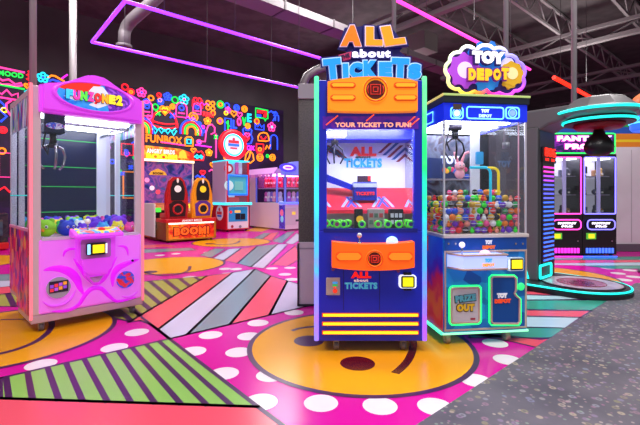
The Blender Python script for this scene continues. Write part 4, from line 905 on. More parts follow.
# glass tower
zg0, zg1 = TZ(234), TZ(121)
POST = M('d8d4e0', .25, 0, .4)
for nm, x, y in (('corner_post',TX0+.008,.008),('corner_post',TX1-.008,.008),('corner_post',TX0+.012,TD-.012),('corner_post',TX1-.03,TD-.03)):
    r = .008 if y < .1 else .03
    b = B(); b.box(x-r,x+r,y-r,y+r,zg0,zg1,POST,.003); b.out(nm, t)
b = B(); x = t_(474,200,.6)[0]; b.box(x-.045,x+.045,.57,.6,zg0,TZ(104),M('dcdce6',.3,.25),.004); b.out('inner_post', t)
b = B(); x = t_(519,200)[0]; b.box(x-.004,x+.004,.004,.012,zg0,zg1,M('d8a8c0',.3)); b.out('glass_edge', t)
for a in ((TX0+.018,TX1-.018,.006,.012,None),(TX0+.004,TX0+.01,.02,TD-.03,None),(TX1-.01,TX1-.004,.02,TD-.05,None)):
    b = B(); b.box(*a[:4],zg0,zg1,GLASS); b.out('glass_pane', t)
b = B(); b.box(TX0+.02,TX1-.02,TD-.035,TD-.02,zg0,zg1,multi_mat('shop_backdrop',['2a2c3a','4a526a','6a6678','8088a0','5a4654','3a3a4a'],4,.25,.12)); b.box(t_(481,200,TD-.05)[0],TX1-.03,TD-.042,TD-.035,zg0,zg1-.1,multi_mat('reflection_backdrop',['1a1820','2a242c','5a2a34','34303a','221e28'],3,.25,.03)); bk = b.out('back_panel', t)  # left backdrop brightened by glow; right one has red reflections painted in
def tb(px, py): return t_(px, py, TD-.05)
q = B(); x0, z0 = tb(425,178); x1, z1 = tb(465,160); x0 = max(x0,TX0+.03); q.prism([(x0,z0),(x1,z0),(x1,z0+.1),(x1-.03,z1),(x0+.04,z1+.02),(x0,z1-.02)],TD-.05,TD-.036,M('2a3a6a',.4,.15)); po = q.out('poster', bk)
q = B(); x, z = tb(450,160); q.text('TOY',x,z,TD-.05,.085,N('e0e8ff',.9),.008,.07,.2); q.out('lettering', po)
q = B()
for i in range(9): x, z = tb(444+i*2.6,170+math.sin(i*2)*1.2); q.ball((x,TD-.06,z),.026,N(('e85a30','f0b030','38b050','e04878','4a80e0')[i%5],.35),(1,.4,1),8,6)
q.out('printed_toys', po)
x, z = tb(455,180); b = B(); b.box(TX0+.03,t_(470,180,TD-.1)[0],TD-.2,TD-.036,z-.006,z+.006,M('b8b0bc',.3)); b.out('shelf', t)
x, z = tb(455,196); b = B(); b.box(TX0+.03,t_(470,180,TD-.1)[0],TD-.2,TD-.036,z-.006,z+.006,M('b8b0bc',.3)); b.out('shelf', t)
q = B(); x, z = tb(504,164); q.text('TOY',x,z,TD-.05,.07,M('5a6a8a',.4,.2),.006,.06,.15); q.out('lettering', bk)
# arches of bent tube
for px0, px1, hxc, py in ((470,490.5,'20c8e8',169),(487,498.5,'f0d018',169.5)):
    x0 = t_(px0,200,.25)[0]; x1, z1 = t_(px1,py+2,.25); r = .05
    q = B(); q.tube([(x0,.25,z1+r*.6),(x1-r,.25,z1+r*.6)]+[(x1-r+r*math.sin(a),.25,z1-r*.4+r*math.cos(a)) for a in (.4,.8,1.2,1.57)]+[(x1,.25,zg0+.05)],.012,N(hxc,.5),8); q.out('bent_tube', t)
x, z = t_(480,158,.5); q = B(); q.prism(rrect(x-.035,x+.035,z-.06,z+.06,.01),.5,.52,M('30a0d8',.35,.25)); q.out('info_tag', t)
# roof and lit header
b = B(); b.box(TX0-.006,TX1+.012,-.02,TD,TZ(104),TZ(95.8),M('14202e',.4),.004); rf = b.out('roof', t)
q = B(); q.box(TX0-.01,TX1+.016,-.028,-.012,TZ(97.3),TZ(95.2),N('a8c070',.6),.003); q.out('roof_light', rf); q = B(); q.box(TX0-.014,TX0-.002,-.02,TD,TZ(97.3),TZ(95.0),N('d8bc60',.8),.003); q.out('roof_light', rf)
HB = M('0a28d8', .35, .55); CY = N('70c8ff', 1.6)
b = B(); b.box(TX0,TX1,-.004,.03,zg1,TZ(104),HB); b.box(TX0,TX0+.02,.03,TD,zg1,TZ(104),HB); b.box(TX1-.02,TX1,.03,TD,zg1,TZ(104),HB); hd = b.out('header_band', t)
for a0, a1, lg in ((450.5,462.5,0),(466.5,503,1),(505.5,518.5,2)):
    x0, z0 = t_(a0,118.5); x1, z1 = t_(a1,108); frame_strip('neon_box', rrect(x0,x1,z0,z1,.02), .006, CY, -.008, hd)
    q = B()
    if lg == 1: q.text('TOY',(x0+x1)/2,z1-.03,-.006,.028,N('d0e8ff',1.2),.005,.06,.07); q.text('DEPOT',(x0+x1)/2,z0+.024,-.006,.026,N('b0d8ff',1.2),.005,.06,.11)
    else:
        q.disc((x0+x1)/2,(z0+z1)/2,.026,-.01,-.004,N('c8e8ff' if not lg else '80a8ff',1.3 if not lg else .8),18); q.ring(((x0+x1)/2,-.008,(z0+z1)/2),.036,.004,CY,16,6)
    q.out('header_emblem', hd)
for y in (.2,.5):
    q = B(); z0, z1 = TZ(118.5), TZ(108); q.tube([(TX0-.006,y+u,z0+(z1-z0)*v) for u, v in ((0,0),(.2,0),(.2,1),(0,1))],.006,CY,6,True); q.out('neon_box', hd)
q = B(); x0, z0 = t_(453,109.5,-.03); x1, z1 = t_(461.5,104,-.03); q.box(x0,x1,-.034,-.03,z0,z1,M('4a3a34',.6)); q.out('paper_tag', hd)
b = B(); b.box(TX0+.02,TX1-.02,.03,TD-.03,zg1+.03,zg1+.04,M('e8e8f4',.4)); b.out('inner_ceiling', t)
for y in (.2,.5,.74):
    b = B(); b.box(TX0+.05,TX1-.05,y-.04,y+.04,zg1+.012,zg1+.03,N('f4f4ff',12)); b.out('light_panel', t)
# claw
x, z = t_(455,128,.3); b = B(); b.cyl((x,.3,z-.02),(x,.3,zg1+.02),.06,M('3a3244',.4),16); b.cyl((x,.3,z-.1),(x,.3,z-.02),.03,M('22222a',.4),12); b.tube([(x-.05,.3,z),(x-.08,.3,z-.12),(x-.05,.3,z-.2)],.006,BLACK,6); cw = b.out('claw_hub', t)
for k in range(3):
    a = k*2.1+.2; q = B(); q.tube([(x+math.cos(a)*r,.3+math.sin(a)*r,z+dz) for r, dz in ((.02,-.09),(.08,-.13),(.1,-.2),(.05,-.28))],.008,M('24242c',.3,0,.6),6); q.out('claw_prong', cw)
b = B(); b.box(TX0+.03,TX1-.03,.04,TD-.05,zg1-.02,zg1-.008,CHROME) if False else b.box(TX0+.03,TX1-.03,.29,.31,zg1-.012,zg1+.01,CHROME); b.out('gantry_rail', t)
x, z = t_(516.5,132,.3); b = B(); b.box(x-.03,x+.03,.27,.33,z-.03,z+.035,M('0a1020',.4)); b.cyl((x,.3,z+.03),(x,.3,zg1),.008,BLACK,6); b.out('camera_box', t)
for x in (TX0+.045,TX1-.16):
    for y in (.03,TD-.1): caster(t, x, y, .085, '9a8a78' if y < .2 else '4a4048')
# gear sign
sx0, sz1 = t_(446.5,42.5,.0); sx1, sz0 = t_(526.5,95.5,.0); sc_x, sc_z = (sx0+sx1)/2, (sz0+sz1)/2; Wd, Hh = (sx1-sx0), (sz1-sz0)
cpx = []
for c_, r_ in (((-.38,-.02),(.125,.2)),((-.34,.17),(.11,.17)),((-.22,.3),(.1,.17)),((0,.36),(.115,.15)),((.17,.3),(.1,.17)),((.3,.16),(.11,.17)),((.38,.0),(.12,.2)),((.38,-.22),(.11,.18)),((.26,-.34),(.11,.16)),((.1,-.34),(.1,.15)),((-.08,-.33),(.1,.14)),((-.24,-.34),(.105,.16)),((-.36,-.24),(.11,.17))):
    cpx.append((c_, r_))
def cloud_outline(n=150):
    o = []
    for i in range(n):
        a = 2*PI*i/n; u, v = math.cos(a), math.sin(a); best = .1
        k = .01
        for j in range(150):
            rr = .02+j*.005
            if any(((u*rr-c_[0])/r_[0])**2+((v*rr-c_[1])/r_[1])**2 <= 1 for c_, r_ in cpx): best = rr
        o.append((u*best, v*best))
    return o
cpx = cloud_outline()
def scal(pts, k=1.0, n=1):
    out = []
    for i in range(len(pts)):
        a, p, q_, c = (Vector(pts[(i+j-1)%len(pts)]) for j in range(4))
        for m_ in range(n):
            u = m_/n; v = .5*((2*p)+(q_-a)*u+(2*a-5*p+4*q_-c)*u*u+(3*p-a-3*q_+c)*u**3); out.append((sc_x+v.x*Wd*k, sc_z+v.y*Hh*k))
    return out
gs = B(); gs.prism(scal(cpx,.97),.03,.08,M('2a1a6a',.4,.1)); gsn = gs.out('gear_sign', t)
ol = scal(cpx,1.0)
def rainbow_mat():
    mt = bpy.data.materials.new('rainbow_edge'); mt.use_nodes = True; nt = mt.node_tree; n = nt.nodes; b_ = n['Principled BSDF']; L = nt.links.new
    tc = n.new('ShaderNodeTexCoord'); sp = n.new('ShaderNodeSeparateXYZ'); L(tc.outputs['Object'], sp.inputs[0])
    sx = n.new('ShaderNodeMath'); sx.operation = 'SUBTRACT'; sx.inputs[1].default_value = sc_x; L(sp.outputs[0], sx.inputs[0])
    sz = n.new('ShaderNodeMath'); sz.operation = 'SUBTRACT'; sz.inputs[1].default_value = sc_z; L(sp.outputs[2], sz.inputs[0])
    at = n.new('ShaderNodeMath'); at.operation = 'ARCTAN2'; L(sz.outputs[0], at.inputs[0]); L(sx.outputs[0], at.inputs[1])
    ma = n.new('ShaderNodeMath'); ma.operation = 'MULTIPLY_ADD'; ma.inputs[1].default_value = 1/(2*PI); ma.inputs[2].default_value = .5; L(at.outputs[0], ma.inputs[0])
    cr = n.new('ShaderNodeValToRGB'); el = cr.color_ramp.elements
    cs = [(0,'f0f0b0'),(.12,'f0d040'),(.2,'f07a30'),(.27,'f03088'),(.36,'f030d0'),(.46,'9a50f0'),(.56,'8a80ff'),(.72,'f0f0ff'),(.86,'f0f4f0'),(1,'d8f0a0')]
    while len(el) < len(cs): el.new(.5)
    for i, (p, c) in enumerate(cs): el[i].position = p
    for i, (p, c) in enumerate(cs): el[i].color = lin(c)
    L(ma.outputs[0], cr.inputs[0]); L(cr.outputs[0], b_.inputs['Emission Color']); b_.inputs['Emission Strength'].default_value = 1.3; L(cr.outputs[0], b_.inputs['Base Color'])
    return mt
q = B(); q.tube(loop(ol,.02),.015,rainbow_mat(),8,True); q.out('neon_edge', gsn)
def gear(name, dx, dz, R, m, teeth=8, y=.015, inner=None):
    cx, cz = sc_x+dx*Wd, sc_z+dz*Hh; p = []
    for i in range(teeth*4):
        a = 2*PI*i/(teeth*4); rr = R*(1.0 if i%4 in (0,1) else .8); p.append((cx+rr*math.cos(a), cz+rr*math.sin(a)))
    q = B(); q.prism(p,y,.04,m,.006)
    if inner: q.disc(cx,cz,R*.45,y-.004,y,inner,20)
    q.out(name, gsn)
gear('gear', -.26,-.02,.15,N('b048d8',.45),8,.016,N('f0d0ff',.7)); gear('gear', .03,.12,.2,N('2878d8',.45),10,.02); gear('gear', .33,-.05,.11,N('d8a820',.4),8,.014,N('f0e0a0',.5)); gear('gear', .0,-.22,.1,N('2a90e0',.45),8,.018); gear('gear', .3,-.2,.07,N('c89a20',.4),7,.016); gear('gear', .28,.12,.07,N('d8d0f0',.5),7,.018)
q = B(); x, z = t_(487,58.5); q.text('TOY',x,z,.0,.125,M('2a0e68',.4,.1),.02,.13,.31); q.text('TOY',x,z,-.012,.1,N('fafaff',.95),.02,.08,.28); q.out('sign_lettering', gsn)
for i, ch in enumerate('DEPOT'):
    x, z = t_(470.5+i*8.2,75.3+[0,0,.4,.2,-.6][i]); q = B(); q.text(ch,x,z,-.004,.115,M('7a1e8a',.4,.2),.02,.13,.075); q.text(ch,x,z+.014,-.016,.058,N('ffd21c',.9),.016,.09,.062) if False else q.text(ch,x,z,-.016,.095,N('ffb81c',.85),.016,.08,.06); q.out('sign_letter', gsn)
q = B(); x, z = t_(494.8,76.2); q.ball((x-.008,-.036,z+.01),.007,BLACK,(1,.5,1),8,6); q.ball((x+.012,-.036,z+.01),.007,BLACK,(1,.5,1),8,6); q.out('letter_eyes', gsn)
b = B()
for dx in (-.15,.15): b.box(sc_x+dx-.015,sc_x+dx+.015,.04,.08,TZ(96),sc_z,STEEL)
b.out('sign_bracket', t)
# pile of small toys
tc_ = [('red','e02830'),('lime','30e030'),('yellow','f0dc28'),('orange','f07a20'),('pink','f04a90'),('white','e8e4e8'),('blue','2858d8'),('purple','6a28b8'),('black','1a1820'),('green','1a9a50'),('gold','c89a30'),('salmon','f09080')]
TM = {}
R0 = .0255
def toy(kind, nm, hx):
    k = (kind, nm)
    if k not in TM:
        q = B()
        if kind == 0: q.ball((0,0,R0),R0,M(hx,.45,.2),(1,1,1),12,8)  # toy colours glow a little so the pile looks brighter
        elif kind == 1: q.ball((0,0,R0*.72),R0*.74,M(hx,.5,.2),(1,.95,.98),10,7); q.ball((0,0,R0*1.6),R0*.45,M(hx,.5,.2),(1,1,1),10,6)
        else: q.ball((0,0,R0),R0,M(hx,.4,.2),(1,1,.96),12,8); q.ring((0,0,R0),R0*.98,R0*.13,M('e8e4ec',.35),14,5,'z')
        parts = [q.out('toy_body')]
        if kind == 1:
            q = B()
            for s in (-1,1): q.ball((s*R0*.17,-R0*.4,R0*1.68),R0*.12,BLACK,(1,.6,1),6,5)
            parts.append(q.out('eyes'))
        if kind == 2:
            q = B(); q.ball((0,-R0*.8,R0),R0*.3,M('f0ead8',.4),(1,.4,1),8,6); parts.append(q.out('badge'))
        for o in parts: COL.objects.unlink(o)
        TM[k] = parts
    return TM[k]
kn = ['ball','figure','capsule']
cnt = 0; grid = []; xa, xb = TX0+.052, TX1-.064; pit = .0535; nx = int((xb-xa)/pit)+1
for iy in range(11):
    for ix in range(nx):
        x = xa+(xb-xa)*ix/(nx-1); y = .045+iy*.0535
        hgt = .2+.05*math.sin(3*(x-xa))+.035*(ix/nx)-.03*math.sin(iy)+.02*iy*.3
        if any(abs(x-t_(p,200,.25)[0]) < .055 and abs(y-.25) < .045 for p in (490.5,498.5)) or (abs(x-t_(474,200,.6)[0]) < .085 and y > .53): continue
        for iz in range(int(hgt/.0535)+1):
            outer = iy < 1 or ix < 1 or iz >= int(hgt/.0535)
            if outer: grid.append((iy,ix,iz,x,y))
grid.sort(key=lambda g: (g[0] > 0 and g[1] > 0, g[0]))
for iy, ix, iz, x, y in grid[:297]:
    nm, hx = random.choice(tc_); kd = random.choice((0,0,1,2,2))
    zz_ = zg0+.004+iz*.0525; j = .0035
    zone = ('left','left centre','right centre','right')[min(3,int(4*ix/nx))]; lev = ('bottom','lower','middle','upper','top','top','top')[iz]; dep = 'front' if iy < 1 else 'near front' if iy < 4 else 'rear'
    place(toy(kd,nm,hx), 'toy_'+('ball','figure','capsule')[kd], f'small {nm} toy {kn[kd]} in the gear-sign crane, {lev} layer, {zone} {dep}', 'toy', wp(TF,x+random.uniform(-j,j)+(.014 if iz%2 else -.008),y+random.uniform(-j,j)+(.008 if iz%2 else 0),zz_), TT+random.uniform(-.7,.7), 'small toys piled in the blue crane').scale = [random.uniform(.92,1.08)]*3
b = B(); b.box(xa+.065,xb-.05,.11,.52,zg0+.003,zg0+.1,multi_mat('toy_filling',['e02830','30a030','f0dc28','1a1820','f04a90','2858d8','c8c4c8','402048'],30,.5,.05,'cells'),.03); b.out('toy_filling', t, kind='stuff')
# plush with long ears sitting on the shelf of the crane
x, z = tb(456,180); z += .0075
q = B(); q.ball((0,0,.05),.05,M('f0a8b0',.8,.1),(1,.8,1)); q.ball((0,-.005,.125),.052,M('f0a8b0',.8,.1),(1,.85,.95)); pr = q.out('plush_rabbit')
pr.location = wp(TF, x, TD-.13, z); pr.rotation_euler = (0,0,TT); tag(pr, 'pink long-eared plush toy on the shelf inside the gear-sign crane', 'plush toy')
for s in (-1,1):
    q = B(); q.tube([(s*.02,0,.165),(s*.035,0,.21),(s*.05,.0,.25),(s*(.05 if s < 0 else .1),0,.27)],.014,M('f0a0aa',.8,.1),8); q.out('ear', pr)
    q = B(); q.ball((s*.018,-.045,.135),.011,M('f4f4f4',.4),(1,.5,1),8,6); q.ball((s*.018,-.05,.135),.006,BLACK,(1,.5,1),8,6); q.out('eye', pr)
q = B(); q.tube([(-.02,-.047,.108),(0,-.05,.1),(.02,-.047,.108)],.004,M('a02838',.5),6); q.out('mouth', pr)
for px, nm, hx in ((463,'blue','3890e0'),):
    x, z = tb(px,180); z += .0075
    place(toy(2,nm,hx), 'toy_capsule', f'{nm} banded toy capsule on the upper shelf inside the gear-sign crane', 'toy', wp(TF,x,TD-.13,z), TT, None)
# ================================================================== punching machine
PO = (3.08,5.55); PT = math.atan2(.657,.754); PF = Fr(PO, PT)
t = thing('punching_machine', 'grey punching machine with teal lights, round pad base and hanging black bag', 'boxing machine', (PO[0],PO[1],0), PT)
GRYM = M('6f6c70', .4, 0, .2); DGR = M('3a383c', .4)
TL = N('18e0d0', 1.6)
def stad(R, y0, yb, n=18):
    return [(R*math.cos(a), y0+R*math.sin(a)) for a in [PI+PI*i/n for i in range(n+1)]]+[(R,yb),(-R,yb)]
b = B(); b.slab(stad(.56,-.38,.5),.0,.05,M('1a1820',.5)); b.slab(stad(.53,-.38,.48),.05,.085,M('2a2830',.4)); bs = b.out('platform', t)
q = B(); q.tube([(x,y,.074) for x, y in stad(.545,-.38,.45)],.012,TL,8,True); q.out('led_rim', bs)
q = B(); ds_ = lambda r: [(r*math.cos(2*PI*i/48), -.40+r*math.sin(2*PI*i/48)) for i in range(48)]
q.slab(ds_(.45),.085,.093,noise_mat('pad_print','b8aab8','d4cad4',3,.2)); q.slab(ds_(.26),.093,.094,noise_mat('pad_print_red','7a2438','b4687c',5,.2)); q.slab(ds_(.14),.094,.095,noise_mat('pad_print_dark','401420','7a3040',6,.2)); pd = q.out('floor_pad', bs)
q = B(); q.ring((0,-.40,.094),.45,.01,M('3a3440',.4),48,6,'z'); q.ring((0,-.40,.093),.27,.006,M('8a2038',.4),40,6,'z'); q.out('pad_ring', pd)
b = B(); b.box(-.28,.28,0,.7,.085,2.12,DGR,.03); colm = b.out('column', t)
q = B(); q.box(-.285,-.26,.02,.68,.085,2.1,GRYM,.01); q.out('side_cladding', colm)
q = B(); z0, z1 = PF.z(546,262,-.01), PF.z(546,165,-.01); q.box(-.2,.2,-.012,.0,z0-.05,z1+.05,M('0a0a12',.3)); sd = q.out('score_column', t)
nb = 22
for i in range(nb):
    zc = z0+(z1-z0)*(i+.5)/nb; c = 'ff3cc8' if i >= nb-2 else 'b048ff' if i >= nb-4 else '5a60ff' if i > nb-9 else '3a6cff'
    q = B(); q.box(-.17,.17,-.024,-.012,zc-.011,zc+.011,N(c,1.6),.004); q.out('led_bar', sd)
zc = PF.z(546,155,-.01); q = B(); q.box(-.22,.22,-.03,.0,zc-.1,zc+.1,M('180406',.4)); ds = q.out('score_display', t)
def seg(dig, cx, cz, w, h, m):
    q = B(); sg_ = {'a':((-1,1),(1,1)),'b':((1,1),(1,0)),'c':((1,0),(1,-1)),'d':((-1,-1),(1,-1)),'e':((-1,0),(-1,-1)),'f':((-1,1),(-1,0)),'g':((-1,0),(1,0))}
    for k in {'8':'abcdefg','0':'abcdef','6':'acdefg','7':'abc','2':'abged','5':'afgcd'}[dig]:
        (x0,z0),(x1,z1) = sg_[k]; q.cyl((cx+x0*w/2,-.036,cz+z0*h/2),(cx+x1*w/2,-.036,cz+z1*h/2),.012,m,6)
    q.out('digit', ds)
for i, dg in enumerate('806'): seg(dg, -.13+i*.13, zc+.035, .07, .09, N('ff2818',2))
for i in (-1,1): q = B(); q.box(i*.1-.05,i*.1+.05,-.036,-.03,zc-.08,zc-.045,N('ff2010',1.6)); q.out('indicator', ds)
x0, z0 = PF.L(540,278.5,-.02); x1, z1 = PF.L(551,263,-.02); q = B(); q.tube(loop(rrect(x0,x1,z0,z1,.02),-.022),.016,TL,8,True); q.out('led_square', t)
q = B(); q.prism([(0,.0),(.2,0),(.12,.42)],0,.012,TL)
for v in q.bm.verts: v.co = Vector((-.29-v.co.y, .12+v.co.x, .1+v.co.z))
bmesh.ops.recalc_face_normals(q.bm, faces=q.bm.faces); q.out('led_fin', t)
# arm and head
b = B(); b.sweep([(.7,2.08),(.7,2.26),(.2,2.34),(-.5,2.34),(-.5,2.2),(-.1,2.12),(0,2.06)],-.27,.27,GRYM,.03); ar = b.out('arm', t)
hc = (.05,-.58)
b = B(); b.lathe([(.40,2.17),(.46,2.2),(.46,2.26),(.42,2.29),(.30,2.4),(.27,2.415),(.05,2.42)],(hc[0],hc[1],0),M('7d7a7c',.3,0,.3),10); hd = b.out('head', t)
for f in hd.data.polygons: f.use_smooth = False
q = B(); q.ring((hc[0],hc[1],2.245),.47,.018,TL,40,8,'z'); q.out('led_ring', hd)
q = B(); q.ring((hc[0],hc[1],2.13),.39,.016,TL,40,8,'z'); q.out('led_ring', hd)
q = B(); q.cyl((hc[0],hc[1],2.1),(hc[0],hc[1],2.18),.38,M('2a282c',.4),30); q.out('head_base', hd)
q = B(); q.lathe([(.1,2.03),(.24,2.04),(.28,2.07),(.27,2.11),(.2,2.12)],(hc[0],hc[1],0),M('a01828',.4),28); q.out('red_pad', t)
q = B(); q.lathe([(.01,1.69),(.09,1.705),(.145,1.75),(.165,1.81),(.15,1.87),(.11,1.93),(.07,1.98),(.05,2.04)],(hc[0],hc[1],0),M('141316',.35),26); q.out('punching_bag', t)
# ================================================================== prize lockers with neon header
QY = 8.05
def locker(X, cx_px, ledc, barc, lab):
    fr = Fr((X,QY), 0)
    t = thing('prize_locker', lab, 'prize machine', (X,QY,0), 0, 'tall black prize lockers')
    L = lambda px, py, y=0: fr.L(px+cx_px-599, py, y)
    hw = .335; zt = L(599,154)[1]; BK = M('0d0c12',.35)
    w0, w1 = L(599,214)[1], L(599,157)[1]
    b = B(); b.box(-hw,hw,0,.6,.05,w0,BK,.01); b.out('lower_cabinet', t)
    b = B(); b.box(-hw,hw,0,.6,w1,zt,BK,.01); b.out('top_box', t)
    b = B(); b.box(-hw,hw,.57,.6,w0,w1,M('c8c4d4',.35,.35)); b.out('back_panel', t)
    for s in (-1,1):
        b = B(); b.box(s*hw-(.05 if s>0 else 0),s*hw+(.05 if s<0 else 0),0,.6,w0,w1,BK); b.out('side_wall', t)
    b = B(); b.box(-hw+.05,hw-.05,.004,.01,w0,w1,GLASS); b.out('glass_door', t)
    q = B(); q.tube(loop(rrect(-hw+.03,hw-.03,w0+.005,w1-.01,.015,2),-.01),.013,N(ledc,2),8,True); q.out('led_frame', t)
    b = B(); b.box(-.035,.03,.02,.05,w0+.02,w1-.02,M('b8b0e0',.3,.25)); b.out('door_mullion', t)
    b = B(); b.box(-hw+.055,hw-.055,.1,.5,w1-.03,w1-.015,N('f4f0ff',9)); b.out('light_panel', t)
    b = B(); b.box(hw-.13,hw-.06,-.03,.0,(w0+w1)/2-.04-.05,(w0+w1)/2+.05-.05,BK,.008); b.out('lock', t)
    q = B(); q.box(-.3,-.22,.03,.05,w1-.32,w1-.18,M('101018',.4)); q.out('camera_box', t)
    for zf in (.33,.66):
        b = B(); b.box(-hw+.05,hw-.05,.12,.56,w0+(w1-w0)*zf,w0+(w1-w0)*zf+.012,M('9a98a8',.2)); b.out('shelf', t)
    x0, z0 = L(587.5,229.5,-.06); x1, z1 = L(615,219.8,-.06); x1 = min(x1,.32)
    q = B(); q.prism(rrect(x0,x1,z0,z1,.07),-.06,.0,BK); pl = q.out('sign_pod', t)
    q = B(); q.tube(loop(rrect(x0,x1,z0,z1,.07),-.06),.012,N(ledc,2),8,True); q.out('led_outline', pl)
    q = B(); q.text('FANTASY',(x0+x1)/2,(z0+z1)/2+.027,-.06,.042,N('f4f0ff',2),.006,.06,.36); q.text('PRO',(x0+x1)/2,(z0+z1)/2-.035,-.06,.036,N('f4f0ff',2),.006,.06,.22); q.out('lettering', pl)
    x0, z0 = L(586.5,239.2,-.01); x1, z1 = L(595.8,233,-.01); q = B(); q.box(x0,x1,-.02,0,z0,z1,M('60c040',.4,.6)); cr = q.out('card_reader', t); q = B(); q.box(x0+.035,x1-.035,-.024,-.02,z0+.02,z1-.02,N('f0d820',1.1)); q.out('reader_screen', cr)
    x, z = L(611.5,241); q = B(); q.disc(x,z,.014,-.015,0,CHROME,10); q.out('key_lock', t)
    z0, z1 = L(599,253)[1], L(599,248)[1]
    for i in range(9):
        x = -.25+i*.0625; q = B(); q.box(x-.02,x+.02,-.014,0,z0,z1,N(barc,1.8)); q.out('light_bar', t)
    z = L(599,256.5)[1]; q = B(); q.cyl((-hw,-.01,z),(hw,-.01,z),.014,N(barc,1.6),8); q.out('base_light', t)
    for x in (-hw+.07,hw-.07):
        for y in (.07,.53): q = B(); q.cyl((x,y,0),(x,y,.055),.03,RUBBER,12); q.out('foot', t)
    for sh, zf in enumerate((0,.33,.66)):
        for k in range(4):
            x = (-.22,-.11,.1,.22)[k]; zz_ = w0+(w1-w0)*zf+(.013 if sh else .001); c, cn = random.choice((('3a3a48','dark'),('d8a860','tan'),('c8c8d8','pale'),('a87850','brown'),('5a5a70','grey')))
            q = B(); kd = (k+sh)%3
            if kd == 0: q.ball((0,0,.055),.055,M(c,.5),(1,.9,1),14,9); nm = 'round'
            elif kd == 1: q.box(-.045,.045,-.04,.04,0,.13,M(c,.5),.008); nm = 'boxed'
            else: q.lathe([(.045,0),(.048,.05),(.03,.1),(.03,.12),(.036,.13),(.02,.17)],(0,0,0),M(c,.5),14); nm = 'bottle-shaped'
            o = q.out('prize'); o.location = (X+x,QY+.3,zz_)
            q = B(); q.box(-.02,.02,-.058,-.05,.03,.06,M('e8e0d0',.5)); q.out('prize_label', o)
            side = 'pink-lit' if ledc.startswith('ff') else 'blue-lit'
            tag(o, f'{cn} {nm} prize in the {side} locker, {("bottom","middle","top")[sh]} shelf, {("far left","left of the bar","right of the bar","far right")[k]}', 'prize', 'prizes in the black lockers')
    return t
locker(4.815, 565, 'ff48c0', 'f030d0', 'black prize locker edged in pink light, next to the punching machine')
locker(5.49, 599, '8078ff', '4068ff', 'black prize locker edged in blue light, beside the white wall')
fr = Fr((5.15,QY), 0); zt = fr.z(599,154)
t = thing('locker_sign', 'wide neon sign reading FANTASY PRO on top of the prize lockers', 'sign', (5.15,QY,zt+.012), 0)
z1 = fr.z(599,134)-zt; x0 = fr.x(549); x1 = fr.x(615.5)
b = B(); b.box(x0,x1,.02,.3,0,z1,M('0e0c14',.4),.01); sb_ = b.out('sign_box', t)
q = B(); q.box(x0+.03,x1-.03,.012,.02,.03,z1-.03,multi_mat('sign_print',['1a1030','3a1060','7a20a0','20184a','5a1888'],4,.3,.5)); q.out('sign_face', sb_)
q = B(); q.tube(loop(rrect(x0,x1,.005,z1,.03),.012),.013,N('28e060',1.6),8,True); q.out('led_outline', sb_)
q = B(); xa, za = fr.L(575.5,139); q.text('FANTASY',xa+.18,za-zt,.012,.125,N('ff58c0',1.2),.004,.09,1.1); q.text('FANTASY',xa+.18,za-zt,.006,.1,N('ffe8fa',2),.006,.05,1.06); q.out('lettering', sb_)
q = B(); xa, za = fr.L(577,147); q.text('PRO',xa+.02,za-zt,.012,.125,N('ff58c0',1.2),.004,.09,.52); q.text('PRO',xa+.02,za-zt,.006,.1,N('ffe8fa',2),.006,.05,.48); q.out('lettering', sb_)
q = B()
for i in range(5): xa, za = fr.L(608.5,137+i*3.4); q.box(xa-.07,xa+.07,.006,.012,za-zt-.012,za-zt+.012,N(('40a0ff','ff48c0','f0d020','40e0a0','a050ff')[i],1.2))
q.out('colour_bars', sb_)
# globe topper of another game, on a post, at the right edge
p = W(647,104,6.4)
t = thing('globe_topper', 'orange globe topper with a blue glowing collar at the right edge', 'topper', (p.x,p.y,0))
b = B(); b.cyl((.1,0,0),(.1,0,p.z-.35),.06,DGR,14); b.cyl((.1,0,0),(.1,0,.03),.2,DGR,20); b.out('post', t)
b = B(); b.ball((0,0,p.z),.21,M('d8784a',.4,.25),(1,1,.9),20,12); b.out('globe', t)
b = B(); b.lathe([(.19,p.z-.42),(.22,p.z-.38),(.22,p.z-.2),(.18,p.z-.16)],(0,0,0),N('2a70ff',.8),24); b.ring((0,0,p.z-.3),.225,.012,N('50c0ff',2),28,6,'z'); b.out('glow_collar', t)
# ================================================================== ride with two seats
BO = (-3.40,10.88); BT = math.radians(39.5); BF = Fr(BO, BT)
t = thing('motion_ride', 'two-seat video ride with red and yellow seats and a BOOM! bench', 'arcade ride', (BO[0],BO[1],0), BT)
hw = .68; zt = BF.z(190,218.5)
GOLD = M('b8781c', .35, .08, .3)
b = B(); b.box(-hw,hw,0,.75,.05,zt-.06,M('8a4a14',.4,.05),.01); bn = b.out('bench_base', t)
q = B(); q.box(-hw-.01,hw+.01,-.015,.76,zt-.1,zt,M('c81820',.35,.15),.015); q.out('bench_top', bn)
for x0_, x1_, z0_, z1_ in ((-hw,hw,.05,.09),(-hw,-hw+.06,.05,zt-.1),(hw-.06,hw,.05,zt-.1)):
    q = B(); q.box(x0_,x1_,-.02,.0,z0_,z1_,GOLD,.006); q.out('gold_frame', bn)
q = B(); q.box(-hw+.06,hw-.06,-.012,-.004,zt-.14,zt-.1,N('fff0e0',1.6)); q.out('light_strip', bn)
q = B(); q.box(-hw+.06,hw-.06,-.008,.0,.09,zt-.14,multi_mat('flame_print',['a00c10','d01c14','e84a14','f0901c','c81414'],4,.35,.35)); q.out('front_graphic', bn)
q = B(); q.text('BOOM!',0,.28,-.008,.25,M('5a0808',.4,.1),.01,.12,1.0); q.text('BOOM!',0,.28,-.016,.21,N('f05a18',.9),.012,.05,.95); q.out('lettering', bn)
q = B(); q.text('ANGRY BIRDS',0,zt-.05,-.016,.055,M('e8e0e0',.4,.4),.006,.04,.55); q.out('lettering', bn)
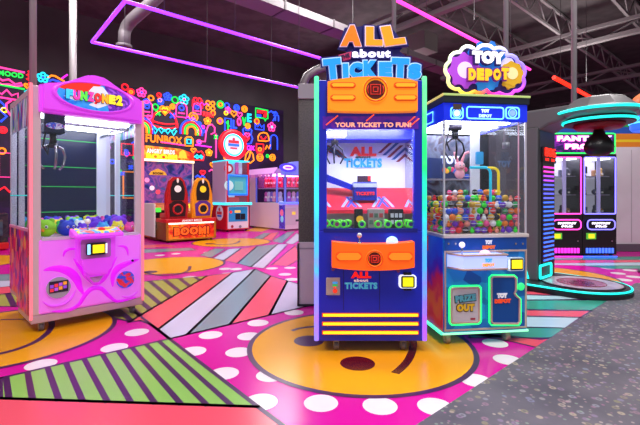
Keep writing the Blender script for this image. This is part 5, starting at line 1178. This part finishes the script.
def seat(cx, hx, hx2, panel):
    q = B(); zz1 = BF.z(175,177,.1)
    pr = [(-.27,zt),(-.3,zt+.3),(-.29,zt+.65),(-.2,zz1-.1),(-.1,zz1),(.1,zz1),(.2,zz1-.1),(.29,zt+.65),(.3,zt+.3),(.27,zt)]
    q.prism([(cx+x,z) for x, z in pr],.06,.2,M(hx,.35,.15),.04); s_ = q.out('seat_shell', t)
    q = B(); q.prism([(cx+x*.62,zt+.48+(z-zt)*.5) for x, z in pr],.045,.07,M('1c1418',.35)); q.out('back_graphic', s_)
    q = B(); q.disc(cx,zt+.78,.09,.035,.046,N(hx2,.45),18); q.disc(cx,zt+1.0,.04,.035,.046,M('f0e0d0',.4,.3),14,.7,1.6); q.out('graphic_emblem', s_)
    q = B(); q.prism([(cx-.2,zt+.06),(cx-.22,zt+.38),(cx-.1,zt+.47),(cx+.1,zt+.47),(cx+.22,zt+.38),(cx+.2,zt+.06)],.03,.07,M(panel,.35,.2),.01); q.out('speaker_panel', s_)
    q = B(); q.ring((cx,.028,zt+.25),.12,.025,M(hx,.35,.2),24,8); q.disc(cx,zt+.25,.11,.02,.035,M('0c080c',.5),20); q.out('speaker', s_)
    q = B(); q.box(cx-.27,cx+.27,.2,.65,zt,zt+.14,M(hx,.4,.1),.03); q.out('seat_cushion', s_)
seat(-.36,'b81418','e8e0d8','2a0808'); seat(.33,'f09a14','f0d020','5a2a88')
# screen cabinet of the ride
def bs_(px, py, y=1.75): return BF.L(px, py, y)
b = B(); b.box(-.78,.78,1.75,2.3,.05,bs_(190,161)[1],M('6a2a18',.4,.05),.01); cb_ = b.out('screen_cabinet', t)
x1, z1 = bs_(190,162.5); _, z0 = bs_(190,209); q = B(); q.box(-.72,.72,1.735,1.75,z0,z1,multi_mat('game_screen',['141c58','24307c','5a3890','8a4890','5a3a78','2a5090','1a2468'],3.0,.3,.55)); sc2 = q.out('screen', cb_)
q = B(); q.tube(loop([(-.73,z0),(.73,z0),(.73,z1),(-.73,z1)],1.73),.03,M('d8c8c0',.35,.3),6,True); q.out('screen_frame', cb_)
q = B(); x, z = bs_(158,173,1.73); q.prism([(x-.26,z-.06),(x+.26,z-.06),(x+.2,z+.04),(x,z+.13),(x-.2,z+.04)],1.725,1.735,N('d89a30',.7)); q.text('BOOM!',x,z-.01,1.72,.07,M('5a2008',.4),.006,.05,.3); q.out('screen_logo', sc2)
q = B()
for px, py, c in ((152,188,'f0d0e0'),(158,192,'e04860'),(170,186,'a8d0f0'),(176,194,'f0e080'),(182,184,'60c080'),(147,180,'f08ac0')): x, z = bs_(px,py,1.73); q.disc(x,z,.07,1.728,1.736,N(c,.7),14)
q.out('screen_shapes', sc2)
x0, z0 = bs_(143,161); x1, z1 = bs_(188,148); q = B(); q.prism([(-.76,z0),(.74,z0),(.72,z0+.3),(.3,z1-.06),(-.76,z1-.03)],1.6,1.75,multi_mat('marquee_print',['c81010','e03010','f07818','f8b830','d01c10'],2.5,.35,.55),.02); mq = q.out('marquee', t)
q = B(); q.box(-.74,.72,1.585,1.6,z0+.0,z0+.06,N('fff4c8',2.2)); q.out('marquee_light', mq)
q = B(); x, z = bs_(161,151.5,1.6); q.text('ANGRY BIRDS',x,z,1.6,.13,M('f4e8e4',.4,.7),.01,.05,.8); q.out('lettering', mq); q = B(); x, z = bs_(162,157,1.6); q.text('BOOM!',x,z,1.6,.19,N('ffd020',1.2),.012,.07,.9); q.out('lettering', mq)
q = B(); x, z = bs_(182,155,1.6); q.prism([(x-.12,z-.1),(x+.16,z-.1),(x+.1,z+.1),(x+.02,z+.16),(x-.08,z+.08)],1.585,1.6,N('f0c030',.8)); q.out('marquee_badge', mq)
b = B(); b.sweep([(1.2,.05),(1.2,.75),(1.35,.95),(1.75,1.0),(1.75,.05)],-.74,.74,M('c8641c',.4,.12),.01); cs = b.out('control_desk', t)
q = B(); q.box(-.7,-.2,1.17,1.2,.12,.8,M('141014',.4)); q.out('desk_door', cs)
for px, c in ((158,'48e848'),(189,'f0e040')):
    q = B(); x, z = BF.L(px,210 if px < 170 else 206,1.18); q.box(x-.08,x+.08,1.16,1.19,z-.06,z+.06,N(c,1)); q.out('card_reader', cs)
q = B(); q.box(-.79,-.74,.6,1.6,.1,1.0,M('e0dcd8',.4,.1),.02); q.out('white_side_fin', t)
b = B(); b.box(-hw-.02,hw+.02,.7,1.25,.02,.3,M('7a4012',.45,.05),.01); b.out('foot_floor', t)
for x in (-hw+.1,hw-.1):
    for y in (.08,.7): q = B(); q.cyl((x,y,0),(x,y,.055),.035,RUBBER,12); q.out('foot', t)
for x in (-.7,.7):
    for y in (1.8,2.25): q = B(); q.cyl((x,y,0),(x,y,.055),.035,RUBBER,12); q.out('foot', t)
# ================================================================== red crane with the round sign
cpt = F(226,232); GT = TH; GO = (cpt[0]+.45*.7536, cpt[1]+.45*.6574); GF = Fr(GO, GT)
t = thing('red_crane', 'red and white crane game with a big round red sign and blue windows', 'claw machine', (GO[0],GO[1],0), GT)
g_ = lambda px, py, y=0: GF.L(px, py, y)
gz = lambda py: g_(236,py)[1]
RED = M('c81828',.35,.12); LAVW = M('d8b8e0',.4,.12)
b = B(); b.box(-.45,.45,0,1.0,.06,gz(205),RED,.01); lb = b.out('lower_cabinet', t)
q = B(); q.box(-.39,.4,-.012,.0,.1,gz(206.5),M('e0d0dc',.4,.15)); q.out('front_panel', lb)
q = B(); q.box(-.36,.36,-.02,-.012,gz(221.5),gz(207),M('2a90c8',.35,.2)); fpn = q.out('blue_panel', lb)
for px in (237.5,242.5): x, z = g_(px,216.5); q = B(); q.box(x-.09,x+.09,-.03,-.02,z-.1,z+.1,M('101822',.4)); q.out('coin_slot', fpn)
x, z = g_(237.5,211.5); q = B(); q.box(x-.12,x+.1,-.028,-.02,z-.04,z+.04,N('f0c060',.5)); q.out('label', fpn)
x, z = g_(230.5,212); q = B(); q.disc(x,z,.05,-.028,-.02,N('f03030',.5),14); q.out('label', fpn)
for px in (232,240): x, z = g_(px,226.5); q = B(); q.disc(x,z,.05,-.02,-.012,M('b02838',.4) if px < 235 else M('888898',.4),14); q.out('lock', lb)
q = B()
R_ = .26; cy = .45; cz = .62
for i in range(1): q.disc(0,0,R_,0,.01,M('e8d0d8',.4,.15),28); q.disc(0,0,R_*.85,-.006,0,M('d8e0f0',.4,.15),28); q.prism([(-.17,-.05),(.17,-.05),(.17,.05),(-.17,.05)],-.012,-.004,M('d03040',.4,.2)); q.prism([(-.15,-.13),(.15,-.13),(.15,-.07),(-.15,-.07)],-.012,-.004,M('2858c0',.4,.2)); q.disc(0,.12,.06,-.012,-.004,M('c03848',.4,.2),14)
for v in q.bm.verts: v.co = Vector((-.452+v.co.y, cy-v.co.x, cz+v.co.z))
bmesh.ops.recalc_face_normals(q.bm, faces=q.bm.faces); q.out('round_side_badge', lb)
b = B(); b.box(-.48,.5,-.1,1.0,gz(205),gz(202.5),N('48d8f0',1.4),.01); b.out('control_ledge', t)
b = B(); b.box(-.45,-.38,.02,.98,gz(203),gz(161.5),LAVW); b.out('side_wall', t)
b = B(); b.box(.38,.45,.02,.98,gz(203),gz(161.5),RED); b.out('side_wall', t)
b = B(); b.box(-.38,.38,.9,.98,gz(203),gz(161.5),M('d8d8ec',.4,.3)); b.out('back_panel', t)
b = B(); b.box(-.42,-.36,0,.03,gz(203),gz(161.5),RED); b.box(.36,.42,0,.03,gz(203),gz(161.5),RED); b.out('front_frame', t)
q = B(); q.tube(loop([(-.36,gz(194.5)),(.36,gz(194.5)),(.36,gz(175.5)),(-.36,gz(175.5))],.0),.045,N('1870e8',.8),4,True); q.box(-.35,.35,.02,.03,gz(194.5),gz(175.5),M('48a8b8',.2,.35)); q.out('blue_window', t)
b = B(); b.box(-.36,.36,.01,.018,gz(175),gz(162.5),GLASS); b.out('upper_glass', t)
b = B(); x, z = g_(229.5,168.5); b.disc(x,z,.17,.05,.06,M('c82840',.4,.2),20); b.disc(x,z,.1,.04,.05,M('e8e8f0',.4,.4),18); x, z = g_(240,168); b.box(x-.09,x+.0,.1,.2,z-.2,z+.2,M('d85aa8',.4,.4)); b.box(x+.02,x+.14,.1,.2,z-.2,z+.2,M('c8c8dc',.4,.4)); b.out('hanging_prize_display', t)
b = B(); x, z = g_(229,185.5); b.disc(x,z,.17,.0,.02,M('b8d8d8',.3,.4),20); x, z = g_(240,185); b.box(x-.2,x+.12,.0,.02,z-.18,z+.12,M('68b8b0',.3,.3)); b.out('window_picture', t)
b = B(); x, z = g_(236,199); b.box(x-.22,x+.18,.1,.4,gz(202.5),z+.06,M('d84a4a',.35,.2)); b.out('prize_tray', t)
b = B(); b.box(-.45,.45,0,1.0,gz(161.5),gz(160.2),N('30d0f0',1.3)); b.out('roof_light', t)
x, z = g_(233.6,145,.2); b = B(); b.lathe([(.02,0),(.53,0),(.55,.03),(.53,.1),(.45,.12),(.36,.1)],(x,.3,z),N('f01428',.75),40,'-y'); rs = b.out('round_sign', t)
q = B(); q.ring((x,.19,z),.355,.03,N('38d8ff',1.8),40,8); q.out('neon_ring', rs); q = B(); q.disc(x,z,.33,.195,.21,N('c8c0f0',.7),32); q.out('sign_face', rs)
q = B(); q.box(x-.2,x+.2,.18,.195,z+.06,z+.16,N('e02838',.7)); q.box(x-.21,x+.21,.18,.195,z-.04,z+.04,N('2868d0',.7)); q.box(x-.13,x+.13,.18,.195,z-.14,z-.08,N('d03a48',.6)); q.disc(x,z+.2,.05,.18,.195,N('e03048',.6),14); q.box(x-.13,x+.13,.18,.195,z-.24,z-.18,M('e8e8f8',.4,.7)); q.out('sign_print', rs)
b = B(); b.box(x-.12,x+.12,.3,.4,gz(160.5),z,M('b0182a',.4,.1)); b.out('sign_post', t)
for xx in (-.36,.36):
    for y in (.08,.9): q = B(); q.cyl((xx,y,0),(xx,y,.065),.035,RUBBER,12); q.out('foot', t)
# ================================================================== white prize game with an awning
c = F(285,231); HO = (c[0]+.8*.7536, c[1]+.8*.6574); HF = Fr(HO, TH)
t = thing('prize_booth', 'white prize game with a lavender awning and a purple arched header', 'prize machine', (HO[0],HO[1],0), TH)
h_ = lambda px, py, y=0: HF.L(px, py, y)
hz = lambda py: h_(285,py)[1]
WH = M('e4d2e2',.4,.12); HD_ = 2.3
b = B(); b.box(-.8,.8,0,HD_,.05,hz(203),WH,.02); lb = b.out('lower_cabinet', t)
q = B(); q.box(-.806,-.8,.0,.34,.07,hz(205),multi_mat('purple_print',['2a1a88','3a2ab8','5a48d8','3830a8','8a68e0'],2.5,.35,.35)); q.out('side_graphic', lb)
q = B(); q.ball((-.806,.18,.62),.1,N('e86a90',.5),(.1,1,1.2),12,8); q.ball((-.806,.17,.4),.09,N('8ad0f0',.4),(.1,1,1.3),12,8); q.ball((-.806,.2,.95),.12,N('c8d8ff',.4),(.1,1.4,.6),12,8); q.out('printed_shapes', lb)
for x in (-.55,.1): q = B(); q.box(x-.25,x+.25,-.01,0,.2,hz(208),M('d8c8d8',.4,.1),.006); q.out('door_panel', lb)
q = B(); q.box(-.5,-.36,-.02,-.01,hz(215),hz(212),N('f0d050',.6)); q.out('card_reader', lb)
q = B(); q.box(-.35,-.22,-.02,-.01,hz(222),hz(220),M('30384a',.4)); q.out('prize_slot', lb)
b = B(); b.box(-.86,.86,-.1,.3,hz(204.5),hz(202),N('6a80ff',.9),.015); b.out('control_ledge', t)
yr = 1.25
b = B(); b.box(-.8,.8,yr+.6,HD_,hz(203),hz(172),WH); b.out('rear_cabinet', t)
for x, y in ((-.78,.02),(.78,.02),(-.78,yr+.58),(-.78,.5)):
    b = B(); b.box(x-.03,x+.03,y-.02,y+.03,hz(203),hz(172),M('6a78e8',.35,.35)); b.out('window_post', t)
b = B(); b.box(-.795,-.785,.05,yr+.6,hz(203),hz(173),GLASS); b.out('side_glass', t)
b = B(); b.box(-.75,.75,.02,.03,hz(203),hz(173),GLASS); b.out('front_glass', t)
b = B(); b.box(-.76,.76,yr+.5,yr+.58,hz(203),hz(173),M('3a1a50',.4,.1)); b.out('back_panel', t)
b = B(); b.box(-.76,.76,.06,yr+.5,hz(188)-.01,hz(188)+.01,M('c8b8e0',.3,.2)); b.out('prize_shelf', t)
b = B(); b.box(-.75,.75,.1,yr+.4,hz(174),hz(173),N('ff90c8',8.0)); b.out('light_panel', t)
b = B(); b.box(-.82,.82,-.02,HD_,hz(173),hz(168),M('b898e0',.4,.2)); b.out('roof', t)
# awning over the side: a scalloped sloping sheet
q = B(); n = 8; y0, y1 = .45, HD_
zt_, zb_ = hz(166.5), hz(173)
q.faces([(-.8,y0,zt_),(-.8,y1,zt_),(-1.0,y1,zb_),(-1.0,y0,zb_),(-.8,y0,zt_-.04),(-.8,y1,zt_-.04),(-.99,y1,zb_-.03),(-.99,y0,zb_-.03)],[(0,1,2,3),(4,7,6,5),(0,3,7,4),(1,5,6,2)],M('d89ae0',.45,.3))
for i in range(n):
    ya, yb = y0+(y1-y0)*i/n, y0+(y1-y0)*(i+1)/n
    pts = [(ya,zb_),(yb,zb_)]+[((ya+yb)/2+(yb-ya)/2*math.cos(a),zb_-.12*math.sin(a)) for a in [PI*k/6 for k in range(0,7)]]
    q.sweep(pts,-1.005,-.995,M('d890dc' if i%2 else 'c070d8',.45,.3))
bmesh.ops.recalc_face_normals(q.bm, faces=q.bm.faces); q.out('awning', t)
q = B(); arch = [(-.84,hz(175))]+[(-.84*math.cos(a),hz(171)+(hz(160)-hz(171))*math.sin(a)**.8) for a in [PI*i/20 for i in range(1,20)]]+[(.84,hz(175))]
q.prism(arch,-.08,.2,M('7a86f0',.35,.45),.03); hd = q.out('arched_header', t)
q = B(); x, z = h_(287,167.5,-.1); q.disc(x+.05,z,1,-.1,-.08,N('4a3ad8',.9),30,.36,.15); q.disc(x+.05,z,1,-.11,-.1,N('e8d8ff',.9),24,.22,.08); q.out('header_oval', hd)
q = B(); q.box(x-.08,x+.18,-.115,-.108,z-.03,z+.03,N('b050e0',.6)); q.out('oval_print', hd)
for xx in (-.7,.7):
    for y in (.1,HD_-.1): q = B(); q.cyl((xx,y,0),(xx,y,.06),.04,RUBBER,12); q.out('foot', t)
k = 0
for sh, zs in enumerate((hz(202.8),hz(188)+.012)):
    for i in range(6):
        for j in range(2):
            c = ('e02048','e83a60','f05a90','c82850') if sh else ('d8c8f0','c858b8','f0a8c8','8a70d8')
            hx = c[(i+j)%4]; cn = {'e02048':'red','e83a60':'red','f05a90':'pink','c82850':'crimson','d8c8f0':'pale','c858b8':'magenta','f0a8c8':'pink','8a70d8':'violet'}[hx]
            q = B(); q.lathe([(.075,0),(.085,.12),(.06,.2),(.065,.24),(.07,.3),(.03,.36)],(0,0,0),M(hx,.5,.25),12); o = q.out('doll_prize'); x = -.62; y = .2+i*.24 if j == 0 else .3+i*.05
            x = -.60 if j == 0 else -.4+i*.2
            y = .55+i*.18 if j == 0 else .3
            o.location = wp(HF,x,y,zs+.03); tag(o, f'{cn} wrapped prize on the {("lower","upper")[sh]} shelf of the white awning booth, {"side window" if j == 0 else "front window"}, place {["nearest","second","third","fourth","fifth","furthest"][i]}', 'prize', 'prizes in the awning booth')
            q = B(); q.disc(0,.16,.04,-.092,-.08,M('f4e8f0',.5,.2),10); q.out('prize_label', o)
# ================================================================== dark game at the left edge behind the pink machine
c = F(9,250); KO = (c[0]-.5*.7536, c[1]-.5*.6574); KF = Fr(KO, TH)
t = thing('arcade_cabinet', 'dark game cabinet with a red base at the left edge behind the pink machine', 'arcade cabinet', (KO[0],KO[1],0), TH)
b = B(); b.box(-.6,.5,0,.8,.03,KF.z(5,243),M('c01418',.35,.2),.01); b.out('red_base', t)
b = B(); b.box(-.6,.5,.2,.8,KF.z(5,243),KF.z(5,214),multi_mat('cabinet_print',['181420','241c30','3a2a38','1c2430','4a3a30'],4,.4,.05),.01); b.out('body', t)
b = B(); b.box(-.5,.4,.17,.2,KF.z(5,236),KF.z(5,220),multi_mat('dim_screen',['281838','3a4a58','584030','303a58'],3,.3,.3)); b.out('screen', t)
# ================================================================== hall ceiling lights, out of view, and added uplights
def area(x, y, z, sx, sy, e, col=(1,.96,.95)):
    l = bpy.data.lights.new('area_lamp','AREA'); l.shape = 'RECTANGLE'; l.size = sx; l.size_y = sy; l.energy = e; l.color = col
    o = bpy.data.objects.new('area_lamp', l); COL.objects.link(o); o.location = (x,y,z); return o
for x, y, e in ((-3.5,1.0,150),(1.0,.5,190),(4.2,2.6,170),(-4.5,7.5,230),(.5,8.5,260),(5.5,6.8,170),(-1,13,260)):
    area(x, y, 5.9, 1.6, 1.6, e)
for x, y, e in ((-2.5,6,40),(3.5,7.5,38),(7.5,12,70),(2,14,60)):       # invented upward lamps, added to brighten the dark ceiling
    o = area(x, y, 4.6, 1.2, 1.2, e, (1,.97,.95)); o.rotation_euler = (PI,0,0)
def spotp(x, y, z, e, col, r=.1):
    l = bpy.data.lights.new('machine_lamp','POINT'); l.energy = e; l.color = col; l.shadow_soft_size = r
    o = bpy.data.objects.new('machine_lamp', l); COL.objects.link(o); o.location = (x,y,z)
w = bpy.data.worlds.new('hall_air'); bpy.context.scene.world = w; w.use_nodes = True
w.node_tree.nodes['Background'].inputs[0].default_value = (.85,.85,.9,1); w.node_tree.nodes['Background'].inputs[1].default_value = .5
cam = bpy.data.cameras.new('camera'); co_ = bpy.data.objects.new('camera', cam); COL.objects.link(co_)
co_.location = (0,0,EYE); co_.rotation_euler = (PI/2,0,0)
cam.sensor_width = 36; cam.lens = FPX/640*36; cam.shift_y = -(212.5-HOR)/640; cam.clip_start = .02
sc = bpy.context.scene; sc.camera = co_
sc.view_settings.view_transform = 'Standard'; sc.view_settings.look = 'None'; sc.view_settings.gamma = 1; sc.view_settings.use_curve_mapping = False; sc.view_settings.exposure = 0
